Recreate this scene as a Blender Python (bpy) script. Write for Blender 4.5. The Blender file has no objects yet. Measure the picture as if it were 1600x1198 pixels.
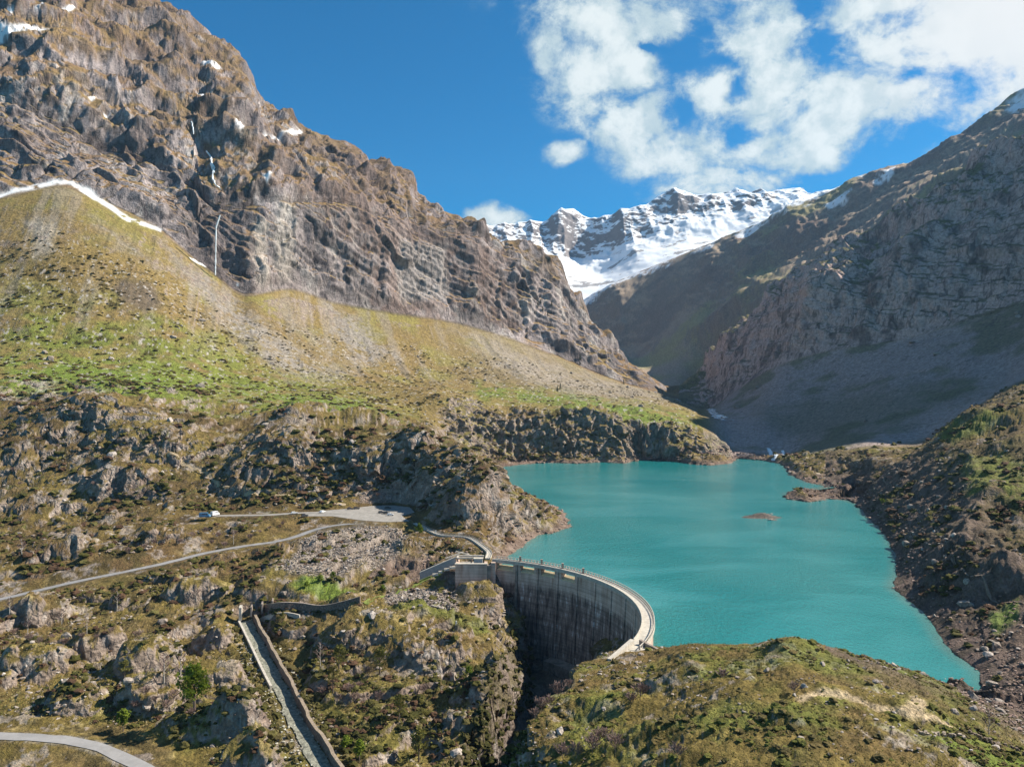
import bpy, bmesh, math, random
import numpy as np
from mathutils import Vector, Matrix
R_ = math.radians
random.seed(7)
# ------------------------------------------------------------------ camera
sc = bpy.context.scene
F = 1200.0; CX, CY = 800.0, 599.0; HC = 90.0      # focal length in 1600-wide pixels, camera height over the lake
cam_d = bpy.data.cameras.new("camera"); cam = bpy.data.objects.new("camera", cam_d)
sc.collection.objects.link(cam); sc.camera = cam
cam.location = (0, 0, HC); cam.rotation_euler = (R_(90), 0, 0)
cam_d.sensor_width = 36; cam_d.lens = 36*F/1600; cam_d.clip_start = 1; cam_d.clip_end = 60000
# ------------------------------------------------------------------ sun and sky
SUN_AZ, SUN_EL = 77.0, 40.0
sd = Vector((math.sin(R_(SUN_AZ))*math.cos(R_(SUN_EL)), math.cos(R_(SUN_AZ))*math.cos(R_(SUN_EL)), math.sin(R_(SUN_EL))))
sun_d = bpy.data.lights.new("sun", 'SUN'); sun = bpy.data.objects.new("sun", sun_d); sc.collection.objects.link(sun)
sun_d.energy = 5.0; sun_d.angle = R_(0.5); sun_d.color = (1.0, 0.91, 0.77)
sun.rotation_euler = sd.to_track_quat('Z', 'Y').to_euler(); sun.location = (300, 100, 600)
sc.view_settings.view_transform = 'Standard'; sc.view_settings.look = 'None'
sc.view_settings.exposure = 1.0; sc.view_settings.gamma = 1.0
sc.view_settings.use_curve_mapping = False

class NT:                                           # tiny helper for node trees
    def __init__(s, tree): s.t = tree; s.t.nodes.clear()
    def n(s, kind, **kw):
        nd = s.t.nodes.new(kind)
        for k, v in kw.items():
            if k == 'ins':
                for i, val in v.items():
                    if isinstance(val, bpy.types.NodeSocket): s.t.links.new(val, nd.inputs[i])
                    else: nd.inputs[i].default_value = val
            else: setattr(nd, k, v)
        return nd
    def m(s, op, a, b=0.0, c=None, clamp=False):
        ins = {0: a, 1: b}
        if c is not None: ins[2] = c
        return s.n('ShaderNodeMath', operation=op, use_clamp=clamp, ins=ins).outputs[0]
    def vm(s, op, a, b): return s.n('ShaderNodeVectorMath', operation=op, ins={0: a, 1: b})
    def noise(s, vec, scale, detail=4, rough=.55, dist=0.0, dims='3D'):
        return s.n('ShaderNodeTexNoise', ins={'Vector': vec, 'Scale': scale, 'Detail': detail, 'Roughness': rough, 'Distortion': dist})
    def ramp(s, v, a, b, lo=0.0, hi=1.0, smooth=True):
        return s.n('ShaderNodeMapRange', interpolation_type='SMOOTHSTEP' if smooth else 'LINEAR',
                   ins={'Value': v, 'From Min': a, 'From Max': b, 'To Min': lo, 'To Max': hi}).outputs[0]
    def mix(s, f, a, b, blend='MIX'):
        nd = s.n('ShaderNodeMix', data_type='RGBA', blend_type=blend)
        for i, v in ((0, f), (6, a), (7, b)):
            if isinstance(v, bpy.types.NodeSocket): s.t.links.new(v, nd.inputs[i])
            else: nd.inputs[i].default_value = v
        return nd.outputs[2]

def pdir(x, y):                                     # direction of a far thing seen at that bearing
    v = Vector(((x-CX)/F, 1.0, (CY-y)/F)); return v.normalized()

world = bpy.data.worlds.new("World"); sc.world = world; world.use_nodes = True
w = NT(world.node_tree)
co = w.n('ShaderNodeTexCoord').outputs['Generated']
sky = w.n('ShaderNodeTexSky', sky_type='NISHITA', sun_disc=False)
sky.sun_elevation = R_(SUN_EL); sky.sun_rotation = R_(SUN_AZ); sky.altitude = 1700; sky.air_density = 1.0; sky.dust_density = 0.3; sky.ozone_density = 2.5
skyc = w.mix(1.0, sky.outputs[0], (0.02, 0.74, 1.06, 1), 'MULTIPLY')
# clouds: (x, y, radius x, radius y) of each cloud mass, as bearings
CL = [(905,120,75,60),(1000,190,75,60),(1060,250,90,50),(1130,285,110,38),(860,90,40,60),(930,40,90,50),(1050,15,120,45),(1180,50,110,60),
      (1210,150,90,70),(1290,190,90,45),(1180,200,50,40),(1180,235,120,40),(1270,235,50,28),(1330,150,110,55),(1380,60,90,70),(1440,150,100,50),
      (1520,60,130,110),(1600,120,110,70),(1350,10,150,40),(1700,60,200,130),(880,235,38,20),(755,347,58,20),(1110,130,50,40),(1560,165,70,22),(985,110,60,50),
      (1330,-60,400,60)]
HO = [(1075,75,48,38),(1120,118,36,18),(1060,172,24,26),(1375,32,36,18),(1268,20,26,16),(1402,52,26,16),(1150,146,24,12),(1428,118,18,10),(992,146,22,12),(1010,60,18,14),(1160,215,22,12)]
def cloud_density(vec):
    wv = w.noise(vec, 7.0, 5, .6)
    off = w.vm('SCALE', w.vm('SUBTRACT', wv.outputs['Color'], (0.5, 0.5, 0.5)).outputs[0], (0,0,0)); off.inputs['Scale'].default_value = 0.055
    v2 = w.vm('ADD', vec, off.outputs[0]).outputs[0]
    wv3 = w.noise(vec, 24.0, 4, .6); of3 = w.vm('SCALE', w.vm('SUBTRACT', wv3.outputs['Color'], (0.5, 0.5, 0.5)).outputs[0], (0,0,0)); of3.inputs['Scale'].default_value = 0.05
    v3 = w.vm('ADD', v2, of3.outputs[0]).outputs[0]
    tot = None
    for (x, y, rx, ry) in CL:
        c = pdir(x, y)
        d = w.vm('SUBTRACT', v2, tuple(c)).outputs[0]
        d = w.vm('MULTIPLY', d, (F/rx/1.12, F/rx/1.12, F/ry/1.12)).outputs[0]
        l = w.n('ShaderNodeVectorMath', operation='LENGTH', ins={0: d}).outputs['Value']
        g = w.ramp(l, 1.45, 0.0)
        tot = g if tot is None else w.m('MAXIMUM', tot, g)
    for (x, y, rx, ry) in HO:
        c = pdir(x, y); d = w.vm('MULTIPLY', w.vm('SUBTRACT', v3, tuple(c)).outputs[0], (F/rx, F/rx, F/ry)).outputs[0]
        l = w.n('ShaderNodeVectorMath', operation='LENGTH', ins={0: d}).outputs['Value']
        tot = w.m('SUBTRACT', tot, w.m('MULTIPLY', w.ramp(l, 1.7, 0.0), .45))
    n1 = w.noise(w.vm('MULTIPLY', vec, (1, 1, 1.5)).outputs[0], 9.0, 10, .66, .35).outputs[0]
    n2 = w.noise(vec, 32.0, 6, .7, .2).outputs[0]
    return w.m('ADD', w.m('SUBTRACT', tot, .12), w.m('MULTIPLY', w.m('MULTIPLY', w.m('ADD', w.m('SUBTRACT', n1, 0.5), w.m('MULTIPLY', w.m('SUBTRACT', n2, 0.5), .45)), 2.6), w.ramp(tot, .02, .3)))
dens = cloud_density(co)
alpha = w.ramp(dens, 0.0, 0.72)
# broken cloud added unseen for neutral fill light: overhead, behind and to the sides
far_in = w.n('ShaderNodeVectorMath', operation='DISTANCE', ins={0: co, 1: tuple(pdir(800, 330))}).outputs['Value']
gen = w.noise(w.vm('MULTIPLY', co, (1, 1, 1.8)).outputs[0], 2.6, 8, .6, .3).outputs[0]
galpha = w.m('MULTIPLY', w.ramp(gen, .50, .64), w.ramp(far_in, .85, 1.15))
alpha = w.m('MAXIMUM', alpha, galpha)
sep = w.n('ShaderNodeSeparateXYZ', ins={0: co})
thick = w.ramp(dens, 0.15, 1.0)
ca = w.noise(co, 11.0, 7, .58).outputs[0]; cb = w.noise(w.vm('ADD', co, (.016, 0, .014)).outputs[0], 11.0, 7, .58).outputs[0]
cn = w.m('ADD', .55, w.m('MULTIPLY', w.m('SUBTRACT', ca, cb), 2.6))
shade = w.m('MULTIPLY', thick, w.ramp(cn, 0.30, 0.75, 0.35, 1.0))
thick = w.m('MAXIMUM', thick, w.m('MULTIPLY', galpha, .45)); shade = w.m('MULTIPLY', thick, w.ramp(cn, 0.30, 0.75, 0.35, 1.0))
ccol = w.mix(shade, (3.6, 4.8, 5.3, 1), (7.2, 7.7, 7.6, 1))
glow = w.n('ShaderNodeVectorMath', operation='DISTANCE', ins={0: co, 1: tuple(pdir(1590, 10))}).outputs['Value']
ccol = w.mix(w.ramp(glow, 0.20, 0.0), ccol, (7.6, 7.6, 7.4, 1))
up = w.ramp(sep.outputs[2], -0.02, 0.02)
a2 = w.m('MULTIPLY', w.m('MULTIPLY', alpha, up), 0.96)
fin = w.mix(a2, skyc, ccol)
bg = w.n('ShaderNodeBackground', ins={'Color': fin, 'Strength': 0.062})
w.t.links.new(bg.outputs[0], w.n('ShaderNodeOutputWorld').inputs[0])

# ------------------------------------------------------------------ numpy noise
_rng = np.random.RandomState(11)
PERM = _rng.permutation(4096).astype(np.int32); PERM = np.concatenate([PERM, PERM, PERM])
VAL = _rng.rand(4096).astype(np.float32)
def vnoise3(x, y, z):
    xi = np.floor(x); yi = np.floor(y); zi = np.floor(z)
    fx = (x-xi).astype(np.float32); fy = (y-yi).astype(np.float32); fz = (z-zi).astype(np.float32)
    xi = xi.astype(np.int32) & 4095; yi = yi.astype(np.int32) & 4095; zi = zi.astype(np.int32) & 4095
    fx = fx*fx*fx*(fx*(fx*6-15)+10); fy = fy*fy*fy*(fy*(fy*6-15)+10); fz = fz*fz*fz*(fz*(fz*6-15)+10)
    a0 = PERM[xi]; a1 = PERM[xi+1]
    r = 0
    b00 = PERM[a0+yi]; b01 = PERM[a0+yi+1]; b10 = PERM[a1+yi]; b11 = PERM[a1+yi+1]
    def lay(dz):
        v00 = VAL[PERM[b00+zi+dz] & 4095]; v01 = VAL[PERM[b01+zi+dz] & 4095]; v10 = VAL[PERM[b10+zi+dz] & 4095]; v11 = VAL[PERM[b11+zi+dz] & 4095]
        p = v00+(v10-v00)*fx; q = v01+(v11-v01)*fx
        return p+(q-p)*fy
    l0 = lay(0); l1 = lay(1)
    return (l0+(l1-l0)*fz)*2-1                      # -1..1
def fbm3(P, wl, oct=4, gain=.5, sq=(1,1,1), off=0.0, ridged=False, lac=2.07):
    s = 0; a = 1.0; tot = 0; f = 1.0/wl
    for o in range(oct):
        n = vnoise3(P[0]*f*sq[0]+off+o*17.3, P[1]*f*sq[1]+off*1.7+o*5.1, P[2]*f*sq[2]+off*.6+o*9.7)
        if ridged: n = 1-2*np.abs(n)
        s = s+a*n; tot += a; a *= gain; f *= lac
    return s/tot*(1.25 if not ridged else 1)
def worley(P, cell, sq=(1, 1, 1), off=0.0, tilt=1.0, warp=0.0, step=.35):
    """broken rock: every cell is its own tilted plane"""
    px, py, pz = [((P[i]/cell*sq[i])+off+3.3*i).astype(np.float32) for i in range(3)]
    if warp:
        px = px+warp*vnoise3(px*2.1, py*2.1, pz*2.1); py = py+warp*vnoise3(px*2.1+9, py*2.1, pz*2.1); pz = pz+warp*vnoise3(px*2.1, py*2.1+7, pz*2.1)
    ix, iy, iz = np.floor(px), np.floor(py), np.floor(pz); best = np.full(px.shape, 9.0, np.float32); sec = best.copy(); bx = np.zeros_like(px); by = bx.copy(); bz = bx.copy(); bh = np.zeros(px.shape, np.int32)
    for a in (-1, 0, 1):
        for b in (-1, 0, 1):
            for c in (-1, 0, 1):
                jx, jy, jz = ix+a, iy+b, iz+c
                h = PERM[PERM[PERM[jx.astype(np.int32) & 4095]+(jy.astype(np.int32) & 4095)]+(jz.astype(np.int32) & 4095)] & 4095
                dx = px-jx-VAL[h]; dy = py-jy-VAL[(h*7+13) & 4095]; dz = pz-jz-VAL[(h*13+57) & 4095]; d = dx*dx+dy*dy+dz*dz
                k = d < best; sec = np.where(k, best, np.minimum(sec, d)); bx = np.where(k, dx, bx); by = np.where(k, dy, by); bz = np.where(k, dz, bz); bh = np.where(k, h, bh); best = np.where(k, d, best)
    g1, g2, g3 = VAL[(bh*3+5) & 4095]-.5, VAL[(bh*5+9) & 4095]-.5, VAL[(bh*11+3) & 4095]-.5
    edge = np.sqrt(sec)-np.sqrt(best)
    return ((bx*g1+by*g2+bz*g3)*2*tilt+(VAL[(bh*17+1) & 4095]-.5)*2*step)*np.clip(edge*6, 0, 1)-.35*np.clip(1-edge*6, 0, 1), VAL[(bh*19+2) & 4095]
def sstep(x, a, b):
    t = np.clip((x-a)/(b-a), 0, 1); return t*t*(3-2*t)
def lerp(a, b, t): return a+(b-a)*t

def pch(xs, ys, xq):                                # monotone cubic
    xs = np.asarray(xs, float); ys = np.asarray(ys, float)
    h = np.diff(xs); d = np.diff(ys)/h; m = np.zeros_like(ys)
    for i in range(1, len(xs)-1):
        if d[i-1]*d[i] > 0:
            w1 = 2*h[i]+h[i-1]; w2 = h[i]+2*h[i-1]; m[i] = (w1+w2)/(w1/d[i-1]+w2/d[i])
    m[0] = d[0]; m[-1] = d[-1]
    xq = np.clip(xq, xs[0], xs[-1]); i = np.clip(np.searchsorted(xs, xq)-1, 0, len(xs)-2)
    t = (xq-xs[i])/h[i]
    return ((2*t**3-3*t**2+1)*ys[i]+(t**3-2*t**2+t)*h[i]*m[i]+(-2*t**3+3*t**2)*ys[i+1]+(t**3-t**2)*h[i]*m[i+1])

def W(x, y, Z):                                     # bearing + distance -> world point
    return Vector(((x-CX)/F*Z, Z, HC-(y-CY)/F*Z))
def We(x, y, e=0.0):                                # bearing + known elevation -> world point
    return W(x, y, (HC-e)*F/(y-CY))
def seg_dist(X, Y, pts, vals=None, closed=False):
    """distance to polyline, plus values interpolated along it"""
    n = len(pts); best = np.full(X.shape, 1e18, np.float32); out = None
    if vals is not None: out = [np.zeros(X.shape, np.float32) for _ in vals]
    for i in range(n if closed else n-1):
        ax, ay = pts[i]; bx, by = pts[(i+1) % n]
        dx, dy = bx-ax, by-ay; L = dx*dx+dy*dy+1e-9
        t = np.clip(((X-ax)*dx+(Y-ay)*dy)/L, 0, 1)
        d = (X-ax-t*dx)**2+(Y-ay-t*dy)**2
        k = d < best; best = np.where(k, d, best)
        if vals is not None:
            for j, v in enumerate(vals): out[j] = np.where(k, v[i]+(v[(i+1) % n]-v[i])*t, out[j])
    return (np.sqrt(best), out) if vals is not None else np.sqrt(best)
def in_poly(X, Y, pts):
    c = np.zeros(X.shape, bool); n = len(pts); j = n-1
    for i in range(n):
        xi, yi = pts[i]; xj, yj = pts[j]
        if yi != yj: c ^= ((yi > Y) != (yj > Y)) & (X < (xj-xi)*(Y-yi)/(yj-yi)+xi)
        j = i
    return c
def sd_poly(X, Y, pts):                             # signed, positive outside
    d = seg_dist(X, Y, pts, closed=True); return np.where(in_poly(X, Y, pts), -d, d)

# ------------------------------------------------------------------ terrain: long contour curves, near to far
# each curve: (bearing x, bearing y, distance) ; 'e' variants give the elevation instead of y
def E(x, e, Z): return (x, CY+(HC-e)*F/Z, Z)
C = []  # right of the frame: unseen ridge, heights shaped to shade the right slopes
C.append([E(-500,-45,60),E(400,-45,60),E(800,-30,60),E(1000,0,55),E(1300,12,50),E(1600,12,50),E(2200,20,50),E(3400,30,45)])
C.append([(-500,1230,215),(0,1230,212),(400,1230,212),(550,1230,210),(700,1230,208),(770,1230,200),(830,1230,162),(1000,1230,142),(1200,1230,126),(1400,1230,126),(1600,1230,138),E(1900,14,140),E(2500,20,130),E(3400,30,120)])
C.append([(-500,1090,262),(0,1090,262),(300,1090,264),(560,1090,265),(700,1095,262),(760,1120,240),(785,1160,195),(830,1112,190),(900,1053,214),(960,1020,236),(1010,1014,238),(1080,1008,222),(1150,1011,212),(1240,1003,200),(1300,1018,200),(1400,1045,200),(1500,1085,198),(1600,1130,190),E(1700,5,190),E(1900,8,180),E(2500,20,160),E(3400,40,150)])
C.append([E(-500,-13,320),(0,985,320),(250,985,320),(400,980,316),(480,975,314),(560,966,314),(650,957,318),(740,962,320),(785,985,316),E(830,-22,312),E(900,-28,290),E(960,-12,272),E(1010,-3,262),E(1100,-6,256),E(1240,-6,250),E(1400,-5,245),E(1500,-2,232),E(1560,2,228),E(1600,5,225),E(1900,14,215),E(2500,30,190),E(3400,50,180)])
C.append([(-500,960,340),(0,935,357),(100,908,375),(250,880,397),(430,850,425),(500,828,450),(600,814,462),(680,832,420),(740,850,392),(765,865,370),E(800,-6,385),E(900,-9,400),E(1200,-9,410),E(1350,-6,390),E(1420,4,345),E(1500,10,310),E(1560,13,300),E(1600,16,296),E(1700,20,290),E(1900,28,285),E(2500,50,280),E(3400,70,280)])
C.append([(-500,830,470),(0,822,470),(200,806,480),(330,802,485),(500,796,495),(600,787,505),(680,789,490),(740,795,478),E(800,0,500),E(850,-6,520),E(1200,-9,520),E(1340,-3,505),E(1380,8,470),(1440,790,420),(1500,770,405),(1560,775,395),(1600,770,390),E(1700,36,390),E(1900,50,390),E(2500,80,385),E(3400,110,380)])
C.append([(-500,640,660),(0,635,640),(100,628,630),(180,650,600),(280,665,600),(340,700,570),(400,675,590),(450,660,590),(510,698,560),(600,695,560),(660,706,556),(700,745,540),(760,752,600),E(800,-3,680),E(900,-8,690),E(1200,-8,690),E(1330,-3,680),(1370,735,640),(1430,714,610),(1500,672,620),(1560,640,640),(1600,620,650),E(1700,88,640),E(1900,100,640),E(2500,150,620),E(3400,220,600)])
C.append([(-500,590,720),(0,598,690),(200,610,690),(400,632,720),(500,640,740),(600,648,780),(660,660,810),(700,690,810),(750,716,840),(800,724,858),E(860,1,868),E(1000,1,872),E(1120,1,868),E(1160,-1,900),E(1200,-1,905),(1240,716,870),(1300,712,800),(1370,705,760),(1430,700,770),(1500,656,790),(1600,598,820),E(1700,105,820),E(1900,140,780),E(2500,180,740),E(3400,260,700)])
C.append([(-500,540,800),(0,560,770),(200,580,780),(400,605,830),(500,612,860),(600,613,900),(680,618,905),(740,638,912),(830,655,915),(900,648,918),(1000,658,922),(1060,670,925),(1110,691,930),(1145,714,935),(1180,714,940),(1215,711,950),(1300,688,920),(1400,660,900),(1500,622,900),(1600,575,905),E(1700,270,910),E(1900,400,910),E(2500,540,880),E(3400,640,850)])
C.append([(-500,470,920),(0,480,890),(200,500,900),(400,560,950),(500,586,980),(600,596,1020),(700,603,1080),(800,602,1110),(900,612,1130),(1000,622,1170),(1050,632,1190),(1110,652,1210),(1160,655,1180),(1200,655,1150),(1300,636,1120),(1400,596,1080),(1500,555,1060),(1600,508,1030),E(1700,380,1010),E(1900,440,990),E(2500,620,960),E(3400,800,940)])
C.append([(-500,320,1140),(0,308,1140),(90,290,1160),(160,316,1155),(250,362,1150),(330,425,1140),(385,461,1130),(450,452,1180),(520,472,1220),(620,490,1250),(700,502,1280),(800,530,1300),(880,562,1300),(970,598,1300),(1020,612,1310),(1050,622,1330),(1100,640,1400),(1150,610,1420),(1220,570,1380),(1300,548,1320),(1400,533,1240),(1500,505,1160),(1600,470,1100),E(1700,420,1070),E(1900,460,1050),E(2500,820,1030),E(3400,1000,1020)])
C.append([(-500,100,1400),(0,170,1330),(100,205,1300),(200,250,1300),(300,300,1270),(340,330,1225),(420,318,1230),(500,318,1270),(600,338,1310),(700,360,1350),(780,400,1380),(850,440,1390),(900,500,1395),(960,555,1385),(1010,590,1390),(1050,616,1440),(1100,608,1560),(1150,540,1600),(1200,482,1550),(1270,432,1420),(1340,432,1370),(1450,385,1300),(1600,300,1240),E(1700,500,1180),E(1900,620,1150),E(2500,1000,1140),E(3400,1200,1140)])
C.append([(-500,-500,2300),(-200,-250,2200),(0,-140,2100),(130,-65,2060),(225,0,2000),(262,24,1960),(300,56,1930),(345,96,1890),(378,122,1870),(405,160,1840),(440,198,1780),(465,213,1760),(500,222,1720),(540,236,1670),(575,254,1640),(590,266,1630),(618,282,1600),(640,288,1580),(648,312,1570),(690,336,1550),(735,364,1530),(765,388,1520),(800,398,1510),(840,408,1490),(862,424,1480),(880,452,1470),(905,490,1465),(925,520,1460),(960,556,1450),(1000,588,1460),(1040,614,1490),(1070,608,1650),(1100,585,1800),(1150,530,1800),(1250,444,1700),(1350,388,1650),(1450,322,1600),(1600,222,1540),E(1700,640,1450),E(1900,860,1400),E(2500,1150,1350),E(3400,1300,1300)])
C.append([E(-500,1500,2600),E(0,1000,2400),E(300,700,2250),E(500,450,2100),E(700,250,1900),E(900,120,1750),E(1000,72,1720),E(1050,70,1750),E(1100,85,1950),E(1200,230,1930),E(1350,370,1820),E(1450,440,1760),E(1600,550,1700),E(1700,600,1600),E(1900,700,1550),E(2500,850,1500),E(3400,950,1450)])
C.append([E(-500,1000,3200),E(0,700,3000),E(500,300,2900),E(800,150,2900),(900,572,2900),(980,566,2750),(1050,515,2650),(1150,462,2500),(1300,392,2350),(1450,290,2250),(1600,195,2150),E(1700,880,2100),E(1900,960,2050),E(2500,1000,1900),E(3400,1000,1800)])
C.append([E(-500,800,3900),E(0,500,3800),E(500,300,3700),E(700,200,3700),E(800,260,3650),(850,520,3600),(900,478,3550),(1000,426,3400),(1100,388,3200),(1160,368,3100),(1230,336,3000),(1300,312,2900),(1360,283,2850),(1425,266,2800),(1470,240,2750),(1520,212,2700),(1600,172,2600),E(1700,1090,2550),E(1900,1250,2500),E(2500,1200,2300),E(3400,1150,2200)])
C.append([E(-500,500,4600),E(500,200,4500),E(850,250,4300),E(1000,400,4200),E(1200,500,4000),E(1425,700,3700),E(1600,850,3600),E(1900,1000,3300),E(2500,1000,2400),E(3400,900,1600)])
ROWS = [24,115,95,75,95,130,55,85,45,130,160,175,20,30,85,10]
QF = 0.86
xin = np.linspace(-30, 1630, int(1090*QF/0.86)); xout_l = np.linspace(-500, -34, 50); xout_r = 1634+(np.linspace(0, 1, 90)**1.5)*1766
XC = np.concatenate([xout_l, xin, xout_r]); NC = len(XC)
K = len(C)
MR = {9:([-500,0,400,700,900,1050,1200],[.93,.95,1.0,1.05,1.09,1.10,1.0]),
      10:([-500,0,385,600,800,900,1050,1100,1160,1240],[.86,.90,.98,1.06,1.14,1.18,1.20,1.15,1.06,1.0]),
      11:([-500,0,385,600,800,900,1050,1100,1160,1240],[.86,.90,.98,1.06,1.14,1.18,1.18,1.12,1.05,1.0])}
MR[12] = MR[11]; MR[13] = MR[11]
for k_, (a_, b_) in MR.items():
    C[k_] = [(p[0], (p[1] if p[0] < 3000 else p[1]), p[2]*float(np.interp(p[0], a_, b_))) if not (k_ == 13) else E(p[0], HC-(p[1]-CY)/F*p[2], p[2]*float(np.interp(p[0], a_, b_))) for p in C[k_]]
lnZ = np.zeros((K, NC)); EL = np.zeros((K, NC))
for k, c in enumerate(C):
    xs = [p[0] for p in c]
    z = pch(xs, [math.log(p[2]) for p in c], XC)
    y = pch(xs, [p[1] for p in c], XC)
    if k: z = np.maximum(z, lnZ[k-1]+0.006)
    lnZ[k] = z; EL[k] = HC-(y-CY)/F*np.exp(z)
def slopes(V):
    d = np.diff(V, axis=0); m = np.zeros_like(V)
    a, b = d[:-1], d[1:]; ok = a*b > 0
    m[1:-1] = np.where(ok, 2*a*b/np.where(ok, a+b, 1), 0); m[0] = d[0]; m[-1] = d[-1]
    return m
mZ, mE = slopes(lnZ), slopes(EL)
S = []
for k, r in enumerate(ROWS):
    r = int(r*QF); S += [(k, i/r) for i in range(r)]
S.append((K-2, 1.0)); NR = len(S)
ki = np.array([a for a, _ in S]); tt = np.array([b for _, b in S])[:, None]
def herm(V, M):
    return (2*tt**3-3*tt**2+1)*V[ki]+(tt**3-2*tt**2+tt)*M[ki]+(-2*tt**3+3*tt**2)*V[ki+1]+(tt**3-tt**2)*M[ki+1]
Z = np.exp(herm(lnZ, mZ)); EV = herm(EL, mE)
SV = (ki+tt[:, 0])[:, None]*np.ones((1, NC))        # curve coordinate of each row
PX = np.ones((NR, 1))*XC[None, :]
X = (PX-CX)/F*Z
print('terrain grid', NR, NC, NR*NC)
# ------------------------------------------------------------------ local landforms (world metres)
HB = EV.copy()
def hill(x, y, d, h, rx, ry, rot=0, p=2.0, flat=1.0):
    """adds a knob of height h centred at bearing x distance d; rx across, ry along the view; p>2 gives steep sides"""
    global EV
    cx = (x-CX)/F*d; a = R_(rot); dx = X-cx; dy = Z-d
    u = (dx*math.cos(a)+dy*math.sin(a))/rx; v = (-dx*math.sin(a)+dy*math.cos(a))/ry
    rr = (np.abs(u)**2.2+np.abs(v)**2.2)
    EV = EV+h*np.exp(-rr**(p/2))
# peninsula between the car park and the lake
hill(735,0,455,20,24,26,10,2.6); hill(790,0,462,15,22,20,0,2.4); hill(838,0,470,10,20,9,-8,2.4); hill(700,0,500,16,22,24,0,3); hill(765,0,520,15,30,26,0,2.6)
hill(690,0,540,16,28,26,0,3); hill(735,0,600,14,30,44,0,2.4); hill(700,0,660,14,34,46,0,2.4)
# rocky hills left of the car park
hill(430,0,545,13,34,24,15,3.0); hill(250,0,575,9,34,22,0,3.0); hill(120,0,600,12,46,26,0,3.0); hill(20,0,560,12,30,25,0,3); hill(200,0,520,10,24,10,0,2.5)
hill(590,0,545,11,34,18,0,4.0); hill(30,0,500,8,25,14,0,2.5); hill(480,0,620,10,24,20,0,2.6); hill(570,0,640,12,24,16,20,3); hill(480,0,700,12,22,14,0,3)
# plateau beyond the lake
hill(735,0,890,14,30,24,0,2.4); hill(840,0,920,8,34,20,0,2.4); hill(905,0,930,7,24,20,0,2.6); hill(950,0,915,6,18,18,0,2.4); hill(1030,0,935,7,34,22,0,2.4); hill(1100,0,945,8,28,16,0,2.4)
hill(690,0,870,7,22,22,0,2.2)
# right shore: knolls and low points
hill(1290,0,700,9,22,16,10,2.6); hill(1345,0,690,7,18,14,0,2.6); hill(1270,0,650,4.5,22,5,0,2.4)
hill(1490,0,570,8,34,28,20,3); hill(1570,0,560,9,30,36,0,3); hill(1520,0,400,5,24,14,0,2.6); hill(1590,0,480,5,22,22,0,2.6)
hill(1530,0,300,13,17,10,-35,3); hill(1490,0,322,9,10,7,-35,3); hill(1475,0,360,6,9,12,0,3)
# knoll in the near gorge fork
hill(660,0,288,7,17,12,0,4.0); hill(560,0,296,6,14,10,0,4.0); hill(735,0,298,5,10,18,0,3.0); hill(740,0,341,4.2,7.5,7,0,3.5)
hill(610,0,240,3,8,6,0,3); hill(700,0,238,4,8,8,0,3); hill(745,0,258,4,8,7,0,3)
hill(430,0,398,3.2,8,6,0,3.5); hill(640,0,405,5,12,8,0,3); hill(540,0,325,3,12,6,0,3)
# near left valley side
for (a, d, h, rx, ry) in [(60,330,5,10,8),(150,300,5,9,7),(230,285,6,9,9),(330,270,5,10,6),(390,240,5,10,7),(300,240,4,9,6),(120,255,4.5,8,6),(60,280,5,10,6),(350,310,5,9,7),(40,240,4,10,6),(240,255,4,9,5),(420,262,4,8,6),(180,345,4,12,6),(310,350,5,12,7),(90,410,5,16,7),(260,430,5,18,7),(400,225,4,8,5)]:
    hill(a,0,d,h*1.5,rx*1.15,ry*1.1,0,4.2)
# foreground hill on the right
for (a, d, h, rx, ry) in [(1060,195,2.2,8,5),(960,185,2.5,7,5),(1240,198,1.5,5,4),(1150,160,1.8,6,4),(1000,160,2.2,7,4),(1320,165,1.2,6,3),(900,190,2.5,5,5),(1060,142,2,6,4),(1240,150,1.6,5,3),(1420,160,1.2,5,4),(880,165,2.5,5,5)]:
    hill(a,0,d,h,rx,ry,0,3)

def road_pts(lst): return [tuple(We(x, y, e)) for x, y, e in lst]
def smooth_line(P, step=3.0):
    P = [Vector(p) for p in P]; out = []
    for i in range(len(P)-1):
        p0 = P[max(i-1, 0)]; p1 = P[i]; p2 = P[i+1]; p3 = P[min(i+2, len(P)-1)]
        n = max(2, int((p2-p1).length/step))
        for k in range(n):
            t = k/n; t2 = t*t; t3 = t2*t
            out.append(.5*((2*p1)+(p2-p0)*t+(2*p0-5*p1+4*p2-p3)*t2+(3*p1-p0-3*p2+p3)*t3))
    out.append(P[-1]); return out
ROAD_UP = smooth_line(road_pts([(-60,948,-13),(0,936,-11.5),(60,922,-9.5),(120,908,-7.5),(200,892,-5.2),(260,879,-3.4),(320,864,-1.6),(380,853,0),(430,846,1.2),(462,838,2.7),(490,828,4.6),(520,821,6.4),(560,817,7.8),(600,815,8.4),(636,812,8.6)]))
ROAD_VAN = smooth_line(road_pts([(308,806,8),(360,805,8.2),(420,804,8.4),(470,801,8.8),(520,801,8.8),(560,803,8.6)]))
ROAD_LOW = smooth_line(road_pts([(-80,1143,-17),(0,1149,-17),(60,1152,-17.2),(110,1156,-17.6),(160,1168,-18.4),(200,1187,-19.4),(235,1206,-20.2),(270,1235,-21)]))
WALK = smooth_line(road_pts([(628,812,8),(650,818,8),(672,829,8),(690,836,8),(716,838,8),(735,841,8),(752,852,8),(764,863,8),(762,872,8)]), 2.0)
PARK = [tuple(We(x, y, 8.7)[:2]) for x, y in [(468,806),(480,801),(510,797),(545,794),(580,790),(615,789),(640,792),(648,800),(628,806),(640,814),(600,815),(560,812),(520,806)]]
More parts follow.
